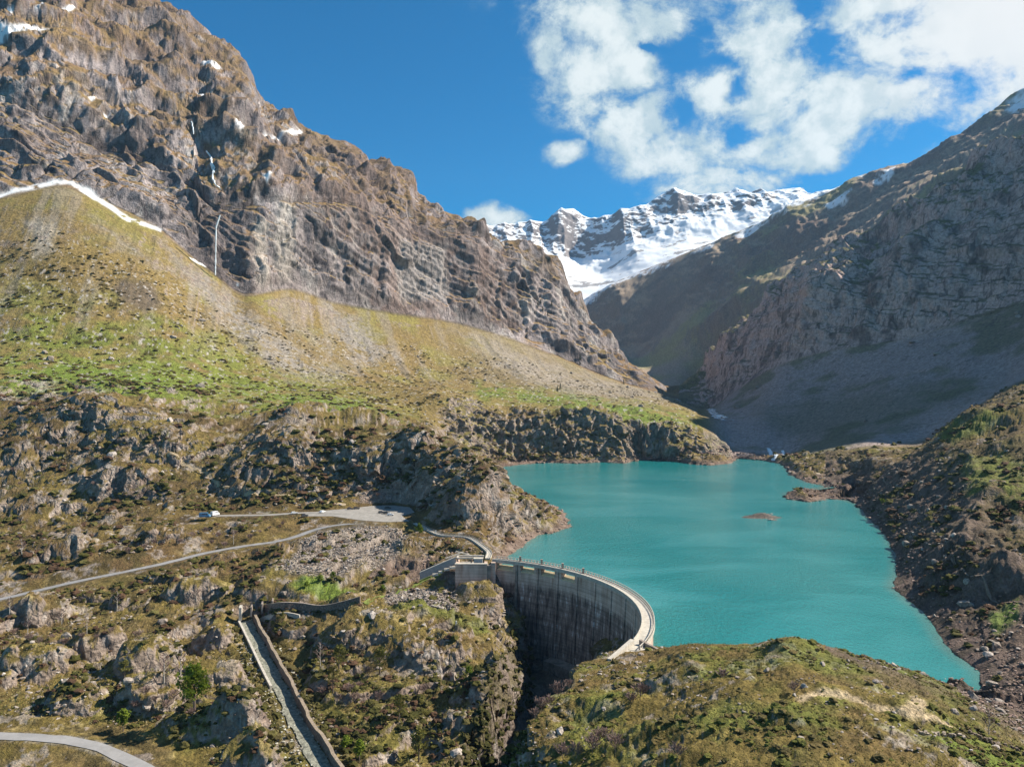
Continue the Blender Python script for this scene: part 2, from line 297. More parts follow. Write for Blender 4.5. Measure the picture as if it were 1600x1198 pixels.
SPILL = smooth_line([W(384,970,328),W(402,1005,306),W(422,1045,282),W(443,1085,262),W(466,1135,240),W(494,1180,224),W(530,1240,206)])
def corr(line, a, b):
    out = np.ones(X.shape, np.float32); i = np.where(SV < 9)
    out[i] = sstep(seg_dist(X[i].astype(np.float32), Z[i].astype(np.float32), [(p[0], p[1]) for p in line][::2]+[tuple(line[-1][:2])]), a, b); return out
RDIST = np.minimum(np.minimum(corr(ROAD_UP, 4, 34), corr(ROAD_VAN, 4, 30)), np.minimum(corr(ROAD_LOW, 4, 26), corr(WALK, 3, 16)))
RDIST = np.minimum(RDIST, np.where(SV < 9, sstep(sd_poly(X.astype(np.float32), Z.astype(np.float32), PARK), 1, 16), 1))
RDIST = np.minimum(RDIST, corr(SPILL, 5, 14)*.8+.2)
EV = HB+(EV-HB)*np.where(Z < 640, RDIST, 1)
# ------------------------------------------------------------------ lake outline on the water plane
LK_px = [(1530,1050),(1503,1030),(1478,1008),(1455,975),(1440,955),(1415,935),(1395,918),(1402,895),(1400,868),(1388,842),(1372,822),(1350,803),(1340,788),(1320,781),(1290,779),(1262,784),(1232,780),(1226,770),
         (1262,764),(1292,760),(1262,754),(1240,744),(1232,735),(1222,725),(1190,719),(1152,716),(1141,724),(1110,727),(1085,726),(1062,722),(1035,719),(1000,718),(975,724),(940,722),(900,724),(860,723),(830,724),
         (800,727),(768,731),(772,742),(798,762),(826,776),(858,788),(880,803),(892,822),(866,832),(840,836),(824,846),(805,862),(790,871)]
LAKE = [tuple(We(x, y)[:2]) for x, y in LK_px]
DC, DR = (-36.3, 278.8), 85.0                          # dam arc: centre, crest radius
def arc(ang, r): return (DC[0]+r*math.cos(R_(ang)), DC[1]+r*math.sin(R_(ang)))
LAKE += [arc(a, DR) for a in range(70, -29, -3)]
def near_sh(x, Zd): return ((x-CX)/F*Zd, Zd)
LAKE += [near_sh(1060,252),near_sh(1160,243),near_sh(1240,239),near_sh(1320,234),near_sh(1400,229),near_sh(1460,224),near_sh(1500,221),near_sh(1537,222)]
SDL = sd_poly(X.astype(np.float32), Z.astype(np.float32), LAKE)
GORGE = [(22,352,-33,13),(20,325,-36,12),(15,298,-39,9),(11,270,-42,6),(4,242,-45,5),(-8,208,-48,5),(-28,165,-52,5),(-70,110,-58,6)]
inside_dam = (np.hypot(X-DC[0], Z-DC[1]) < DR-1.5) & (Z > DC[1]-70) | (Z < 240)
shore = (SDL > 0)
# rock noise displacement amplitude, set by place
PYb = CY+(HC-EV)*F/Z
def zone(poly, soft=12.0, k0=-1, k1=99, warp=10.0, off=0.0):
    """soft mask of a patch of ground outlined by bearings, within a range of distance bands"""
    px = PX+warp*WN1; py = PYb+warp*WN2
    xs = [p[0] for p in poly]; ys = [p[1] for p in poly]
    m = (px > min(xs)-soft) & (px < max(xs)+soft) & (py > min(ys)-soft) & (py < max(ys)+soft) & (SV >= k0) & (SV <= k1)
    out = np.zeros(X.shape, np.float32)
    if m.any():
        out[m] = sstep(-sd_poly(px[m].astype(np.float32), py[m].astype(np.float32), poly), -soft, soft)
    return out
P0 = (X, Z, EV)
lw = np.clip(Z/400, .4, 4)
WN1 = fbm3(P0, 30, 4, .6)*1.0; WN2 = fbm3(P0, 30, 4, .6, off=40.0)
# lake bed and shore
LB = lerp(np.clip(SDL*0.5+.0, 0, 3), EV, sstep(SDL, 1, 14))
LB = np.maximum(LB, np.minimum(SDL*0.35, 2.5))
LB2 = np.where(SDL > 0, LB, np.maximum(-15, SDL*0.6-0.35))
farside = (Z > 360) | (X > 48)
EV = np.where(SDL <= 0, LB2, np.where((farside | (Z > 500)) & (SDL < 18), LB, EV))
EV = np.where((PX > 1290) & (SV < 7) & (SDL > 0) & (Z > 225), np.minimum(EV, .8+.80*SDL), EV)
# gorge under the dam
gd, (gf, gw) = seg_dist(X.astype(np.float32), Z.astype(np.float32), [p[:2] for p in GORGE], [[p[2] for p in GORGE], [p[3] for p in GORGE]])
wall = gf+np.maximum(0, gd-gw)*(3.3+.6*fbm3(P0, 25, 2))+1.5*fbm3(P0, 9, 3)
gor = (SDL > -4) & (Z < 366) & (X < 60)
EV = np.where(gor, np.minimum(EV, wall), EV)
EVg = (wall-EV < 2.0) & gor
# ------------------------------------------------------------------ displacement
near = SV < 8.2
farL = (SV >= 8.2) & (PX < 1060); farR = (SV >= 7.2) & (PX >= 1060)
AMP = np.zeros(X.shape, np.float32)
cl = sstep(SV, 9.96, 10.10)*(1-sstep(SV, 12.0, 12.15))                 # cliffs and upper slopes of the first mountains
AMPc = cl
def nrm():
    dXr = np.gradient(X, axis=0); dXc = np.gradient(X, axis=1); dZr = np.gradient(Z, axis=0); dZc = np.gradient(Z, axis=1); dEr = np.gradient(EV, axis=0); dEc = np.gradient(EV, axis=1)
    nx = dZc*dEr-dEc*dZr; ny = dEc*dXr-dXc*dEr; nz = dXc*dZr-dZc*dXr
    l = np.sqrt(nx*nx+ny*ny+nz*nz)+1e-9; s = np.sign(nz+1e-12)
    return nx/l*s, ny/l*s, nz/l*s
NX, NY, NZ = nrm()
slope0 = NZ.copy()
D = np.zeros(X.shape, np.float32)
# near ground: crags (stepped noise), hummocks, fine lumps
def crag(P, wl, steps, sharp, off):
    h = fbm3(P, wl, 4, .5, off=off)*.5+.5
    g = h*steps; f = g-np.floor(g); return (np.floor(g)+sstep(f, .5-sharp, .5+sharp))/steps
nm = SV < 9.99
idx = np.where(nm)
Pn = (X[idx], Z[idx], EV[idx])
zn = Z[idx]; svn = SV[idx]; pxn = PX[idx]
zsmall = np.clip(zn/350, .5, 3)
cr1 = crag(Pn, 52, 5, .09, 3.0); cr2 = crag(Pn, 17, 4, .10, 9.0)
rg = fbm3(Pn, 22, 5, .55, off=21, ridged=True)
lump = fbm3(Pn, 5.5, 4, .6, off=5)
bil = np.abs(fbm3(Pn, 3.2, 3, .6, off=31))
# craggy weight: 1 on rough ground, small on meadows, 0 near roads
MEAD = np.zeros(X.shape, np.float32)
MEAD = np.maximum(MEAD, (PX < 700)*sstep(SV, 7.0-.25*(PX > 400), 7.4))     # meadow and talus on the left
MEAD = np.maximum(MEAD, sstep(SV, 8.05, 8.4))
MEAD = np.maximum(MEAD, (PX >= 1180)*sstep(SV, 7.0, 7.2))
RF = sstep(PX, 800, 860)*(1-sstep(SV, 2.25, 2.5))*1.0                 # right foreground hill
REAST = (SV > 2.5)*(SV < 7)*sstep(PX, 1330, 1380)
wrough = 1-.88*MEAD[idx]
a1 = np.where(RF[idx] > .5, 1.8, 15.0)*wrough; a2 = np.where(RF[idx] > .5, 1.2, 3.2)*wrough
a1 = np.where(REAST[idx] > .5, 4.0, a1); hscale = np.where(REAST > .5, .45, 1)
fadeS = sstep(SDL[idx], 0, 10)
gl = fbm3((Pn[0]+.35*Pn[1], Pn[1]*.12, Pn[2]*.1), 26, 4, .55, off=88, ridged=True)*np.where((MEAD[idx] > .6) & (svn > 8.2) & (svn < 9.97), 1, 0)*sstep(svn, 8.2, 9)*2.6
gl = gl+(fbm3(Pn, 90, 4, .5, off=121)*5+fbm3(Pn, 28, 3, .5, off=122)*1.6)*np.where((MEAD[idx] > .6) & (pxn < 1090), 1, 0)*sstep(svn, 7.4, 8.0)*(1-sstep(svn, 9.6, 9.95))
d = gl+(cr1-.5)*a1+(cr2-.5)*a2+rg*(1.6*wrough+.35)*np.where(RF[idx] > .5, .6, 1)+lump*(.75*wrough+.18)+bil*.8*wrough
d = np.where(SDL[idx] > 0, d*(.12+.88*fadeS), d*.04)
crestfade = (1-.75*np.exp(-((svn-2)/.15)**2)*(pxn > 800))
d = d*crestfade*(.12+.88*RDIST[idx])
D[idx] = d
# road corridors and flats are levelled later
# cliffs: buttresses, gullies, dipping strata, blocks
im = SV >= 9.9
idx = np.where(im); Pm = (X[idx], Z[idx], EV[idx]); wm = cl[idx]; zmm = Z[idx]; pxm = PX[idx]; svm = SV[idx]
but = fbm3(Pm, 170, 5, .5, sq=(1, 1, .35), off=2.0, ridged=True)
gul = fbm3(Pm, 60, 5, .52, sq=(1, 1, .4), off=7.0, ridged=True)
dip = Pm[2]*.86+Pm[0]*.45+Pm[1]*.1+14*fbm3(Pm, 90, 3, .5, off=50)
st1 = np.abs(((dip/34) % 1)-.5)*2; st2 = np.abs(((dip/11.3) % 1)-.5)*2
blk = fbm3(Pm, 17, 4, .62, off=13.0)
csh = crag(Pm, 70, 4, .12, 33.0)
mmw = (svm < 13)
wf1 = np.zeros_like(zmm, dtype=np.float32); wf2 = wf1.copy(); wc = wf1.copy()
Pw = tuple(q[mmw] for q in Pm); wf1[mmw], wc[mmw] = worley(Pw, 62, (1, 1, .5), 5.0, 1.3, .25, .5); wf2[mmw], _ = worley(Pw, 21, (1, 1, .6), 8.0, 1.2, .2, .5)
WC = np.zeros(X.shape, np.float32); WC[idx] = wc
upm = sstep(svm, 11.0, 11.3)
ampm = np.where(svm < 11, 1.0, .62)
dm = (np.where(svm < 11, but*24+gul*2.5+(csh-.5)*10+(st1-.5)*5+(st2-.5)*2+blk*.9+wf1*9+wf2*2.2, but*46+gul*3+(csh-.5)*20+(st1-.5)*3+blk*.7+wf1*7+wf2*1.3))
far = svm >= 13
dmf = fbm3(Pm, 420, 6, .55, off=3.3, ridged=True)*55+fbm3(Pm, 110, 4, .55, off=8.8, ridged=True)*14
rid = np.exp(-((svm-12)/.12)**2)
dm = dm*(1-.9*np.exp(-((svm-12)/.2)**2))*sstep(svm, 10.02, 10.2)
dm = np.where(pxm < 1060, dm*(1-.5*np.exp(-((svm-11)/.05)**2)), dm*np.where(svm < 11.05, .8, 1.0))
fr = 1-.9*np.exp(-((svm-15)/.25)**2)
dm = np.where(far, dmf*sstep(svm, 13, 13.6)*fr, dm)
vfl = sstep(np.abs(pxm-1040), 10, 90)                                      # valley mouth stays put
D[idx] = dm*(.15+.85*vfl)
idx = np.where((SV < 9.9) & (NZ < .985) & (MEAD < .98)); Pk = (X[idx], Z[idx], EV[idx]+D[idx])
wk1, _ = worley(Pk, 15, (1, 1, .8), 2.0, 1.3, .2, .4); wk2, _ = worley(Pk, 5.5, (1, 1, .8), 4.0, 1.2, .2, .4)
hk = hscale[idx]*(fbm3(Pk, 20, 4, .6, off=101, ridged=True)*2.6+fbm3(Pk, 7, 4, .62, off=102)*.8+wk1*3.2+wk2*1.3)*sstep(1-NZ[idx], .02, .2)*(1-.93*MEAD[idx])*np.where(SDL[idx] > 0, 1, 0)*(.1+.9*RDIST[idx])
HK = np.zeros(X.shape, np.float32); HK[idx] = hk*np.clip(Z[idx]/320, .4, 2.2)
X = X+NX*HK; Zd = Z+NY*HK
tw = np.where((SV >= 11.1) & (SV < 12.1), np.sin(EV/95*6.283+2.2*fbm3((X, Z, EV*.2), 260, 3, .5, off=55)*3.0), 0)*13*sstep(SV, 11.1, 11.4)*(1-sstep(SV, 11.7, 11.98)); EV = EV+tw
X2 = X+NX*D*(.75)*(SV >= 9.9)
Y2 = Zd+NY*D*(.75)*(SV >= 9.9)
E2 = EV+np.where(SV >= 9.9, NZ*D+.12*D, D)
# ------------------------------------------------------------------ roads, tracks, flats
def level(line, half, soft, dz=0.0, lim=None):
    global E2
    xs = [p[0] for p in line]; ys = [p[1] for p in line]; pad = half+soft
    m = (X2 > min(xs)-pad) & (X2 < max(xs)+pad) & (Y2 > min(ys)-pad) & (Y2 < max(ys)+pad) & (SV < 9.5)
    i = np.where(m)
    d, (e,) = seg_dist(X2[i], Y2[i], [(p[0], p[1]) for p in line], [[p[2] for p in line]])
    E2[i] = lerp(e+dz, E2[i], sstep(d, half, half+soft))
level([(-24,349,-7),(-8,349.5,-8)], 2.5, 4)
level(SPILL, 5.0, 5.0, -.3)
level(ROAD_LOW, 3.0, 6, -.15); level(ROAD_UP, 3.4, 9, -.15); level(ROAD_VAN, 3.2, 7, -.15); level(WALK, 1.5, 3, -.6)
pd = sd_poly(X2.astype(np.float32), Y2.astype(np.float32), PARK); E2 = np.where(SV < 9, lerp(8.55, E2, sstep(pd, .5, 9)), E2)
# small green field with the stone wall, lower right
E2 = np.where((SDL <= 0) & (SV < 9.5), np.minimum(E2, -.35), E2)
ISLE = [(1190,808,9,3.4,3.2),(1172,807,4,2,1.2),(1207,812,3,1.5,.9),(1206,803,2,.9,.35),(1238,742,3.2,3.0,4.2)]
for (x, y, rx, ry, h) in ISLE:
    c = We(x, y); q = ((X2-c.x)/rx)**2+((Y2-c.y)/ry)**2
    E2 = np.where(q < 6, np.maximum(E2, (h+.9*np.abs(fbm3((X2, Y2, EV*0), 2.5, 3)))*np.exp(-q)-.35), E2)
X, Y = X2, Y2; EV = E2
# normals of the finished ground
def nrm2():
    g = np.gradient
    dXr, dXc, dYr, dYc, dEr, dEc = g(X, axis=0), g(X, axis=1), g(Y, axis=0), g(Y, axis=1), g(EV, axis=0), g(EV, axis=1)
    nx = dYc*dEr-dEc*dYr; ny = dEc*dXr-dXc*dEr; nz = dXc*dYr-dYc*dXr
    l = np.sqrt(nx*nx+ny*ny+nz*nz)+1e-9
    return nx/l, ny/l, nz/l
NX, NY, NZ = nrm2(); NZ = np.abs(NZ)
from functools import lru_cache
def ground_z(x, y):
    """height of the finished ground under a world point (near region)"""
    r0, c0 = _locate(x, y); return float(EV[r0, c0])
_ok = None
def _locate(x, y):
    px = CX+x/y*F
    c = int(np.clip(np.searchsorted(XC, px), 0, NC-1))
    col = Y[:NR9, c]; r = int(np.argmin(np.abs(col-y))); return r, c
NR9 = int(np.searchsorted(SV[:, 0], 9.9))

YPRJ = CY+(HC-EV)*F/Y
def hit(x, y, kmin=0.0):
    """where the sight line at that bearing first meets the finished ground"""
    c = int(np.clip(np.searchsorted(XC, x), 1, NC-2)); col = YPRJ[:, c]; r0 = int(np.searchsorted(SV[:, 0], kmin))
    rr = np.where(col[r0:] <= y)[0]
    if len(rr) == 0: return None
    r = r0+rr[0]
    if r == r0: return Vector((X[r, c], Y[r, c], EV[r, c]))
    t = (col[r-1]-y)/(col[r-1]-col[r]+1e-6); t = min(max(t, 0), 1)
    return Vector((lerp(X[r-1, c], X[r, c], t), lerp(Y[r-1, c], Y[r, c], t), lerp(EV[r-1, c], EV[r, c], t)))
def gz(x, y):
    """height of the ground under a world point"""
    c = int(np.clip(np.searchsorted(XC, CX+x/y*F), 1, NC-2)); b = 1e9; z = 0
    for cc in (c-1, c, c+1):
        r = int(np.argmin((Y[:NR9, cc]-y)**2+(X[:NR9, cc]-x)**2)); d = (Y[r, cc]-y)**2+(X[r, cc]-x)**2
        if d < b: b = d; z = EV[r, cc]
    return float(z)
# ------------------------------------------------------------------ ground colours (albedo) from what grows or lies where, plus shade on the gorge wall
def c3(r, g, b): return np.array([r, g, b], np.float32)
P = (X, Y, EV)
n60 = fbm3(P, 60, 4, .55, off=61); n18 = fbm3(P, 18, 4, .6, off=62); n6 = fbm3(P, 6, 4, .62, off=63); n2 = fbm3(P, 2.2, 3, .6, off=64); n200 = fbm3(P, 260, 3, .5, off=65)
COL = np.zeros(X.shape+(3,), np.float32); RK = np.zeros(X.shape, np.float32)
def paint(mask, col):
    global COL
    m = np.clip(mask, 0, 1)[..., None]; COL = COL+(col-COL)*m
OLIVE, TAN, GREEN, LUSH, STRAW = c3(.165,.125,.038), c3(.25,.175,.075), c3(.13,.15,.03), c3(.13,.20,.03), c3(.46,.36,.17)
SHRUB, HEATH, BROWN = c3(.05,.04,.012), c3(.11,.062,.035), c3(.20,.125,.055)
ROCK, ROCKD, ROCKL, ROCKB = c3(.255,.22,.215), c3(.085,.073,.075), c3(.40,.37,.345), c3(.19,.13,.105)
SCREE, SNOWC, SHORE = c3(.25,.225,.205), c3(.80,.81,.83), c3(.15,.105,.085)
COL[:] = OLIVE
nearm = SV < 7.3
# general near ground
paint(sstep(n18, -.1, .5)*.8, TAN); paint(sstep(n60+.5*n6, .1, .6)*.4, GREEN)
paint(sstep(fbm3(P, 35, 4, .6, off=161), -.1, .4)*.5*(SV < 7.3), c3(.15,.095,.045))
left = PX < 800
paint((nearm & left)*sstep(n6+.6*n18, .0, .45)*.75*(SV < 4.2), STRAW)
paint((nearm & left & (SV > 3.6))*sstep(n60+.3*n18, -.5, .3)*.45, HEATH)
paint(nearm*sstep(n6+.9*n18+.25*n2, .12, .42)*.88*np.where(RF > .5, .7, 1), SHRUB)
paint((nearm & left & (SV > 4.7))*sstep(n18+.5*n60+.3*n6, -.35, .25)*.72, c3(.085,.06,.028))
paint((nearm & left & (SV > 4.7))*sstep(n6+.3*n18, .25, .6)*.6, c3(.15,.15,.045))
paint((nearm & left & (SV <= 4.7))*sstep(n18-.5*n60+.3*n6, -.1, .4)*.55, c3(.095,.07,.03))
# meadow and talus, left
tal = sstep(SV, 7.0, 7.4)*(1-sstep(SV, 9.95, 10.02))*(PX < 1090)
paint(tal, lerp(OLIVE, TAN, .45)); paint(tal*sstep(n60, -.2, .5)*.7, c3(.21,.19,.055))
paint(tal*sstep(fbm3(P, 40, 5, .65, off=141), .0, .4)*.55, c3(.19,.13,.06)); paint(tal*sstep(fbm3((X+.35*Y, Y*.12, EV*.1), 22, 5, .6, off=142), .1, .5)*sstep(SV, 8.2, 9.2)*.6, c3(.24,.205,.16))
gr = zone([(0,560),(130,560),(260,575),(420,600),(560,625),(600,650),(520,650),(440,640),(330,610),(220,640),(150,650),(0,600)], 22, 6.6, 9.3, 14)
paint(gr*sstep(n18+n60*.5, -.6, .2)*.95, LUSH)
paint(zone([(0,470),(250,500),(400,560),(520,610),(640,650),(400,650),(0,650)], 40, 6.5, 9.8, 20)*sstep(n18, -.5, .3)*.85, c3(.16,.19,.035))
paint(zone([(740,600),(900,612),(1040,640),(1100,665),(980,662),(860,632),(750,625)], 12, 7.6, 9.3, 8)*sstep(n18, -.5, .2)*.8, LUSH)
paint(tal*sstep(n6+.7*n18+.2*n60, .35, .6)*(1-sstep(SV, 9.2, 9.9))*.85, SHRUB)
paint(tal*sstep(PX, 640, 860)*sstep(SV, 8.9, 9.3)*.75, c3(.215,.175,.11))
def streak(poly, f=1.0, col=SCREE, soft=14, k0=8.4, k1=10.05): paint(zone(poly, soft, k0, k1, 14)*f*sstep(n6+.5*n18, -.7, .1), col)
paint(zone([(175,450),(200,440),(235,455),(250,480),(225,490),(190,472)], 7, 8, 9.9, 10)*.9, c3(.13,.10,.07)); paint(zone([(40,340),(90,350),(85,400),(60,410)], 10, 8, 10, 12)*.5, ROCKL); paint(zone([(0,390),(120,400),(150,480),(60,500),(0,470)], 25, 8, 10, 20)*sstep(n6, -.1, .3)*.6, SHRUB)
streak([(240,370),(300,420),(400,500),(490,570),(540,590),(450,590),(380,540),(300,450)], .85)
streak([(500,465),(560,490),(620,560),(560,580),(520,520)], .85); streak([(420,470),(440,470),(560,590),(520,590)], .5)
streak([(700,510),(800,545),(900,585),(1020,615),(1040,628),(900,615),(800,590)], .8, c3(.27,.235,.20))
streak([(130,330),(200,370),(250,420),(170,370)], .6)
streak([(0,610),(90,600),(100,625),(0,650)], .5, ROCKL, 10, 6.2, 8)
# small pale stones strewn on the slopes
n_st = fbm3(P, 4.0, 2, .7, off=77)
paint(tal*(1-sstep(SV, 9.4, 9.9))*sstep(n_st, .52, .62)*.8, ROCKL)
# mountains, left
mt = sstep(SV, 9.97, 10.03)*(PX < 1060)*(SV < 13.2)*(1-sstep(PX, 985, 1050)*(SV > 12.02))
rk_up = (SV > 11)
rockmix = (ROCK+(ROCKD-ROCK)*sstep(n18+n60*.7, -.1, .6)[..., None])
rockmix = rockmix+(ROCKL-rockmix)*(sstep(fbm3(P, 25, 4, .6, sq=(1,1,.35), off=71), .1, .55)*.65)[..., None]
rockmix = rockmix*(.72+.56*WC[..., None])
rockmix = rockmix+(ROCKB-rockmix)*(sstep(n200+.4*n18, .05, .5)*.6)[..., None]
def paintc(mask, C2):
    global COL
    m = np.clip(mask, 0, 1)[..., None]; COL = COL+(C2-COL)*m
paintc(mt, rockmix)
flatm = sstep(NZ+.10*n18+.06*n6, .50, .66)
ledge = mt*np.where(SV > 11, sstep(NZ+.13*n18+.06*n6, .46, .64), sstep(NZ+.08*n18, .60, .76))
paintc(ledge*.95, (BROWN+(c3(.22,.155,.06)-BROWN)*sstep(n60+.5*n18, -.3, .5)[..., None]))
paint(mt*sstep(SV, 10.9, 11.3)*sstep(n60+n18*.6, -.1, .35)*.55, c3(.185,.12,.055))
paint(mt*sstep(SV, 10.95, 11.1)*sstep(n6, .2, .6)*.4, ROCKD)
paint(mt*sstep(SV, 11.3, 11.8)*sstep(-PX, -480, -200)*.6, c3(.10,.068,.055)); paint(mt*sstep(fbm3(P, 130, 4, .55, off=151), .0, .35)*.45, c3(.11,.08,.07))
# pale and rust streaks on the big cliff
def stk(x0, x1, y0, y1, col, f): paint(mt*sstep(PX+10*WN1, x0-6, x0+6)*(1-sstep(PX+10*WN1, x1-6, x1+6))*sstep(PYb, y0-10, y0+10)*(1-sstep(PYb, y1-10, y1+10))*f*(SV < 11.2), col)
stk(425,455,320,440,c3(.42,.39,.34),.4); stk(398,412,350,450,c3(.45,.4,.34),.5); stk(470,505,340,420,ROCKD,.6); stk(620,700,380,470,c3(.29,.27,.26),.6)
stk(290,385,340,430,ROCKD,.45)
# snow lying in gullies, on ledges and along the cliff foot
SN = np.zeros(X.shape, np.float32)
def snow(poly, k0=9.6, k1=13, soft=2.2, warp=3.0):
    global SN
    SN = np.maximum(SN, zone(poly, soft, k0, k1, warp))
foot = [(0,307),(45,296),(88,288),(110,289),(128,299),(160,318),(200,344),(250,361),(252,358),(205,340),(165,313),(132,293),(108,284),(86,283),(45,292),(0,303)]
snow(foot, 9.4, 10.6, 2.6, 3.0); snow([(292,397),(318,414),(330,424),(322,420),(294,401)], 9.6, 10.3, 1.0, 2); snow([(370,447),(386,462),(400,461),(386,466),(366,450)], 9.6, 10.3, 1.5, 1)
snow([(368,216),(384,218),(378,241),(371,236)]); snow([(388,219),(440,222),(470,215),(483,218),(462,224),(445,224),(400,222)]); snow([(308,157),(333,160),(320,171)]); snow([(348,168),(370,176),(362,181)])
snow([(310,126),(344,133),(340,138),(318,131)]); snow([(128,174),(144,178),(138,183)]); snow([(57,44),(78,34),(100,22),(120,18),(110,26),(84,38),(62,46)]); snow([(0,68),(20,78),(44,74),(60,70),(78,72),(60,78),(30,84),(8,88),(0,84)])
snow([(0,-10),(10,-10),(14,12),(24,26),(20,30),(8,18)]); snow([(32,22),(48,24),(44,30),(34,28)]); snow([(410,300),(424,297),(416,308)],9.9,12); snow([(434,192),(446,196),(438,199)]); snow([(18,40),(26,44),(24,52),(16,48)])
snow([(60,2),(76,0),(70,6)]); snow([(450,198),(462,200),(454,202)]); snow([(158,200),(166,203),(160,206)])
# right mountain
rt = sstep(PX, 1090, 1140)*sstep(SV, 7.1, 7.4)
tr = rt*(SV < 10.02)
GS = c3(.37,.30,.285)
paint(tr*.9, GS); paint(tr*sstep(n60+.6*n200, -.15, .35)*.7, c3(.12,.125,.055)); paint(tr*sstep(n6+.5*n18, .25, .6)*.5, ROCKD)
paint(tr*zone([(1180,640),(1330,610),(1500,600),(1560,600),(1400,670),(1250,700)], 25, 7, 10, 20)*.5, c3(.09,.10,.04))
mr = sstep(SV, 9.98, 10.03)*(PX >= 1060)*(SV < 13.0)
rr2 = c3(.43,.325,.30)*np.ones(X.shape+(3,), np.float32)
rr2 = rr2+(ROCKD-rr2)*sstep(n18+.8*n60, 0, .6)[..., None]*.7
rr2 = rr2+(c3(.48,.36,.32)-rr2)*(sstep(fbm3(P, 40, 3, .6, sq=(1,1,.3), off=72), .15, .6)*.6)[..., None]
paintc(mr, rr2)
paint(mr*sstep(NZ+.1*n18, .66, .8)*.85, c3(.12,.11,.05))
paint(mr*sstep(SV, 11.0, 11.2)*sstep(NZ+.1*n60, .6, .74)*.8, c3(.15,.14,.06))
ff = (SV >= 13.0)*1.0
COL = np.where((SV >= 13.0)[..., None], c3(.32,.245,.18), COL)
paint(ff*sstep(n200+.4*n60, -.1, .4)*.7, c3(.27,.25,.11)); paint(ff*sstep(fbm3(P, 120, 4, .6, off=81), .1, .45)*.6, c3(.20,.125,.10)); paint(ff*(1-sstep(NZ+.1*n60, .62, .78))*.7, c3(.14,.125,.12))
snow([(1188,352),(1230,330),(1290,310),(1300,308),(1270,326),(1225,346),(1190,356)], 13.5, 15.1, 2.5, 8); snow([(1290,332),(1322,312),(1336,306),(1326,326),(1300,338)], 13.5, 15.1, 2.5, 5); snow([(1366,295),(1400,270),(1416,266),(1392,290),(1372,297)], 13.5, 15.1, 2, 5)
snow([(1340,285),(1356,280),(1350,286)], 13.5, 15.1, 2, 4); snow([(1572,180),(1600,160),(1640,140),(1640,160),(1590,182)], 13.5, 15.1, 3, 5); snow([(1525,241),(1536,238),(1532,246)], 13, 15.1, 1.5, 2)
snow([(1150,372),(1186,352),(1196,358),(1160,378)], 13.5, 15.1, 2, 6); snow([(890,475),(1000,425),(1060,402),(1040,415),(980,442),(910,484)], 13.8, 15.1, 2.0, 10)
snow([(1080,398),(1120,382),(1110,390)], 13.5, 15.1, 2, 5); snow([(1575,200),(1590,198),(1580,205)], 13, 15.1, 2, 3)
# gorge, shore, rock by steepness near
rocksl = (1-sstep(NZ+.10*n6+.06*n2, .56, .74))*(SV < 9.9)
nr = c3(.27,.215,.18)*np.ones(X.shape+(3,), np.float32)
nr = nr+(ROCKD-nr)*sstep(n6+.6*n18, 0, .6)[..., None]*.65
nr = nr+(ROCKL-nr)*(sstep(n2+.5*n6, .1, .6)*.6)[..., None]
nr = nr+(ROCKB-nr)*(sstep(n18+.5*n60, .1, .6)*.45)[..., None]
paintc(rocksl*.95, nr)
knob = (SV < 7.2)*sstep(fbm3(P, 11, 4, .6, off=91)+.35*n2, .30, .42)*.85      # bare rock patches
paintc(knob*np.where(PX > 800, .8, .75), nr+(ROCKL-nr)*.25)
paintc(sstep(EVg*1.0, .3, .7)*.85, nr*.65)  # gorge wall rock and scrub tones darkened to carry the gorge's shade
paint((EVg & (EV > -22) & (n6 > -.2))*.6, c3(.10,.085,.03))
shr = (SDL < 60) & (SDL > -3) & (SV < 9.5)
band = np.where(shr, (1-sstep(EV, 1.5+1.2*n18, 5.5+1.5*n18)), 0)*((Z > 360) | (X > 46))
cs = SHORE+(c3(.22,.165,.135)-SHORE)*sstep(n6+n2*.5, -.2, .5)[..., None]
paintc(band*.92, cs)
east = zone([(1395,870),(1440,860),(1500,960),(1600,1010),(1640,1010),(1640,1140),(1590,1130),(1530,1100),(1500,1040),(1440,975)], 14, 2.2, 5, 10)
paintc(east*.85, cs*.9)
bk = (PX > 1290)*(SV < 7.3)*(SDL > 0)*(1-sstep(SDL+14*n18, 26, 70))
paintc(bk*.85, c3(.135,.10,.085)+(c3(.075,.06,.045)-c3(.135,.10,.085))*sstep(n6+.6*n18, -.2, .4)[..., None])
paint((PX > 1290)*(SV < 7.3)*(SV > 2.5)*(1-bk)*sstep(n18+.4*n60, -.3, .3)*.6, c3(.10,.075,.045))
# lush green flats on the right shore and by the stone wall
paint(zone([(1500,720),(1560,715),(1640,740),(1640,800),(1590,790),(1520,760)], 8, 3.5, 7, 10)*.8*sstep(n6, -.6, 0), GREEN)
paint(zone([(1450,680),(1540,640),(1560,655),(1490,695)], 6, 4, 7.2, 8)*.8, GREEN)
paint(zone([(1540,960),(1590,930),(1590,960),(1550,990)], 6, 3, 5, 8)*.7, LUSH)
paint(zone([(1450,1150),(1500,1152),(1560,1168),(1640,1200),(1640,1260),(1560,1215),(1500,1180)], 5, 0.5, 2, 4)*.95, LUSH)
RG = sstep(PX, 820, 900)*(SV < 2.1)
paint(RG*sstep(n18+.5*n60, -.25, .3)*.7*(1-rocksl), c3(.15,.175,.035))
paint(zone([(1180,1020),(1260,1010),(1400,1060),(1520,1100),(1600,1150),(1640,1190),(1500,1140),(1300,1060)], 20, 1, 2.2, 12)*.5*sstep(n6, -.5, .3), GREEN)
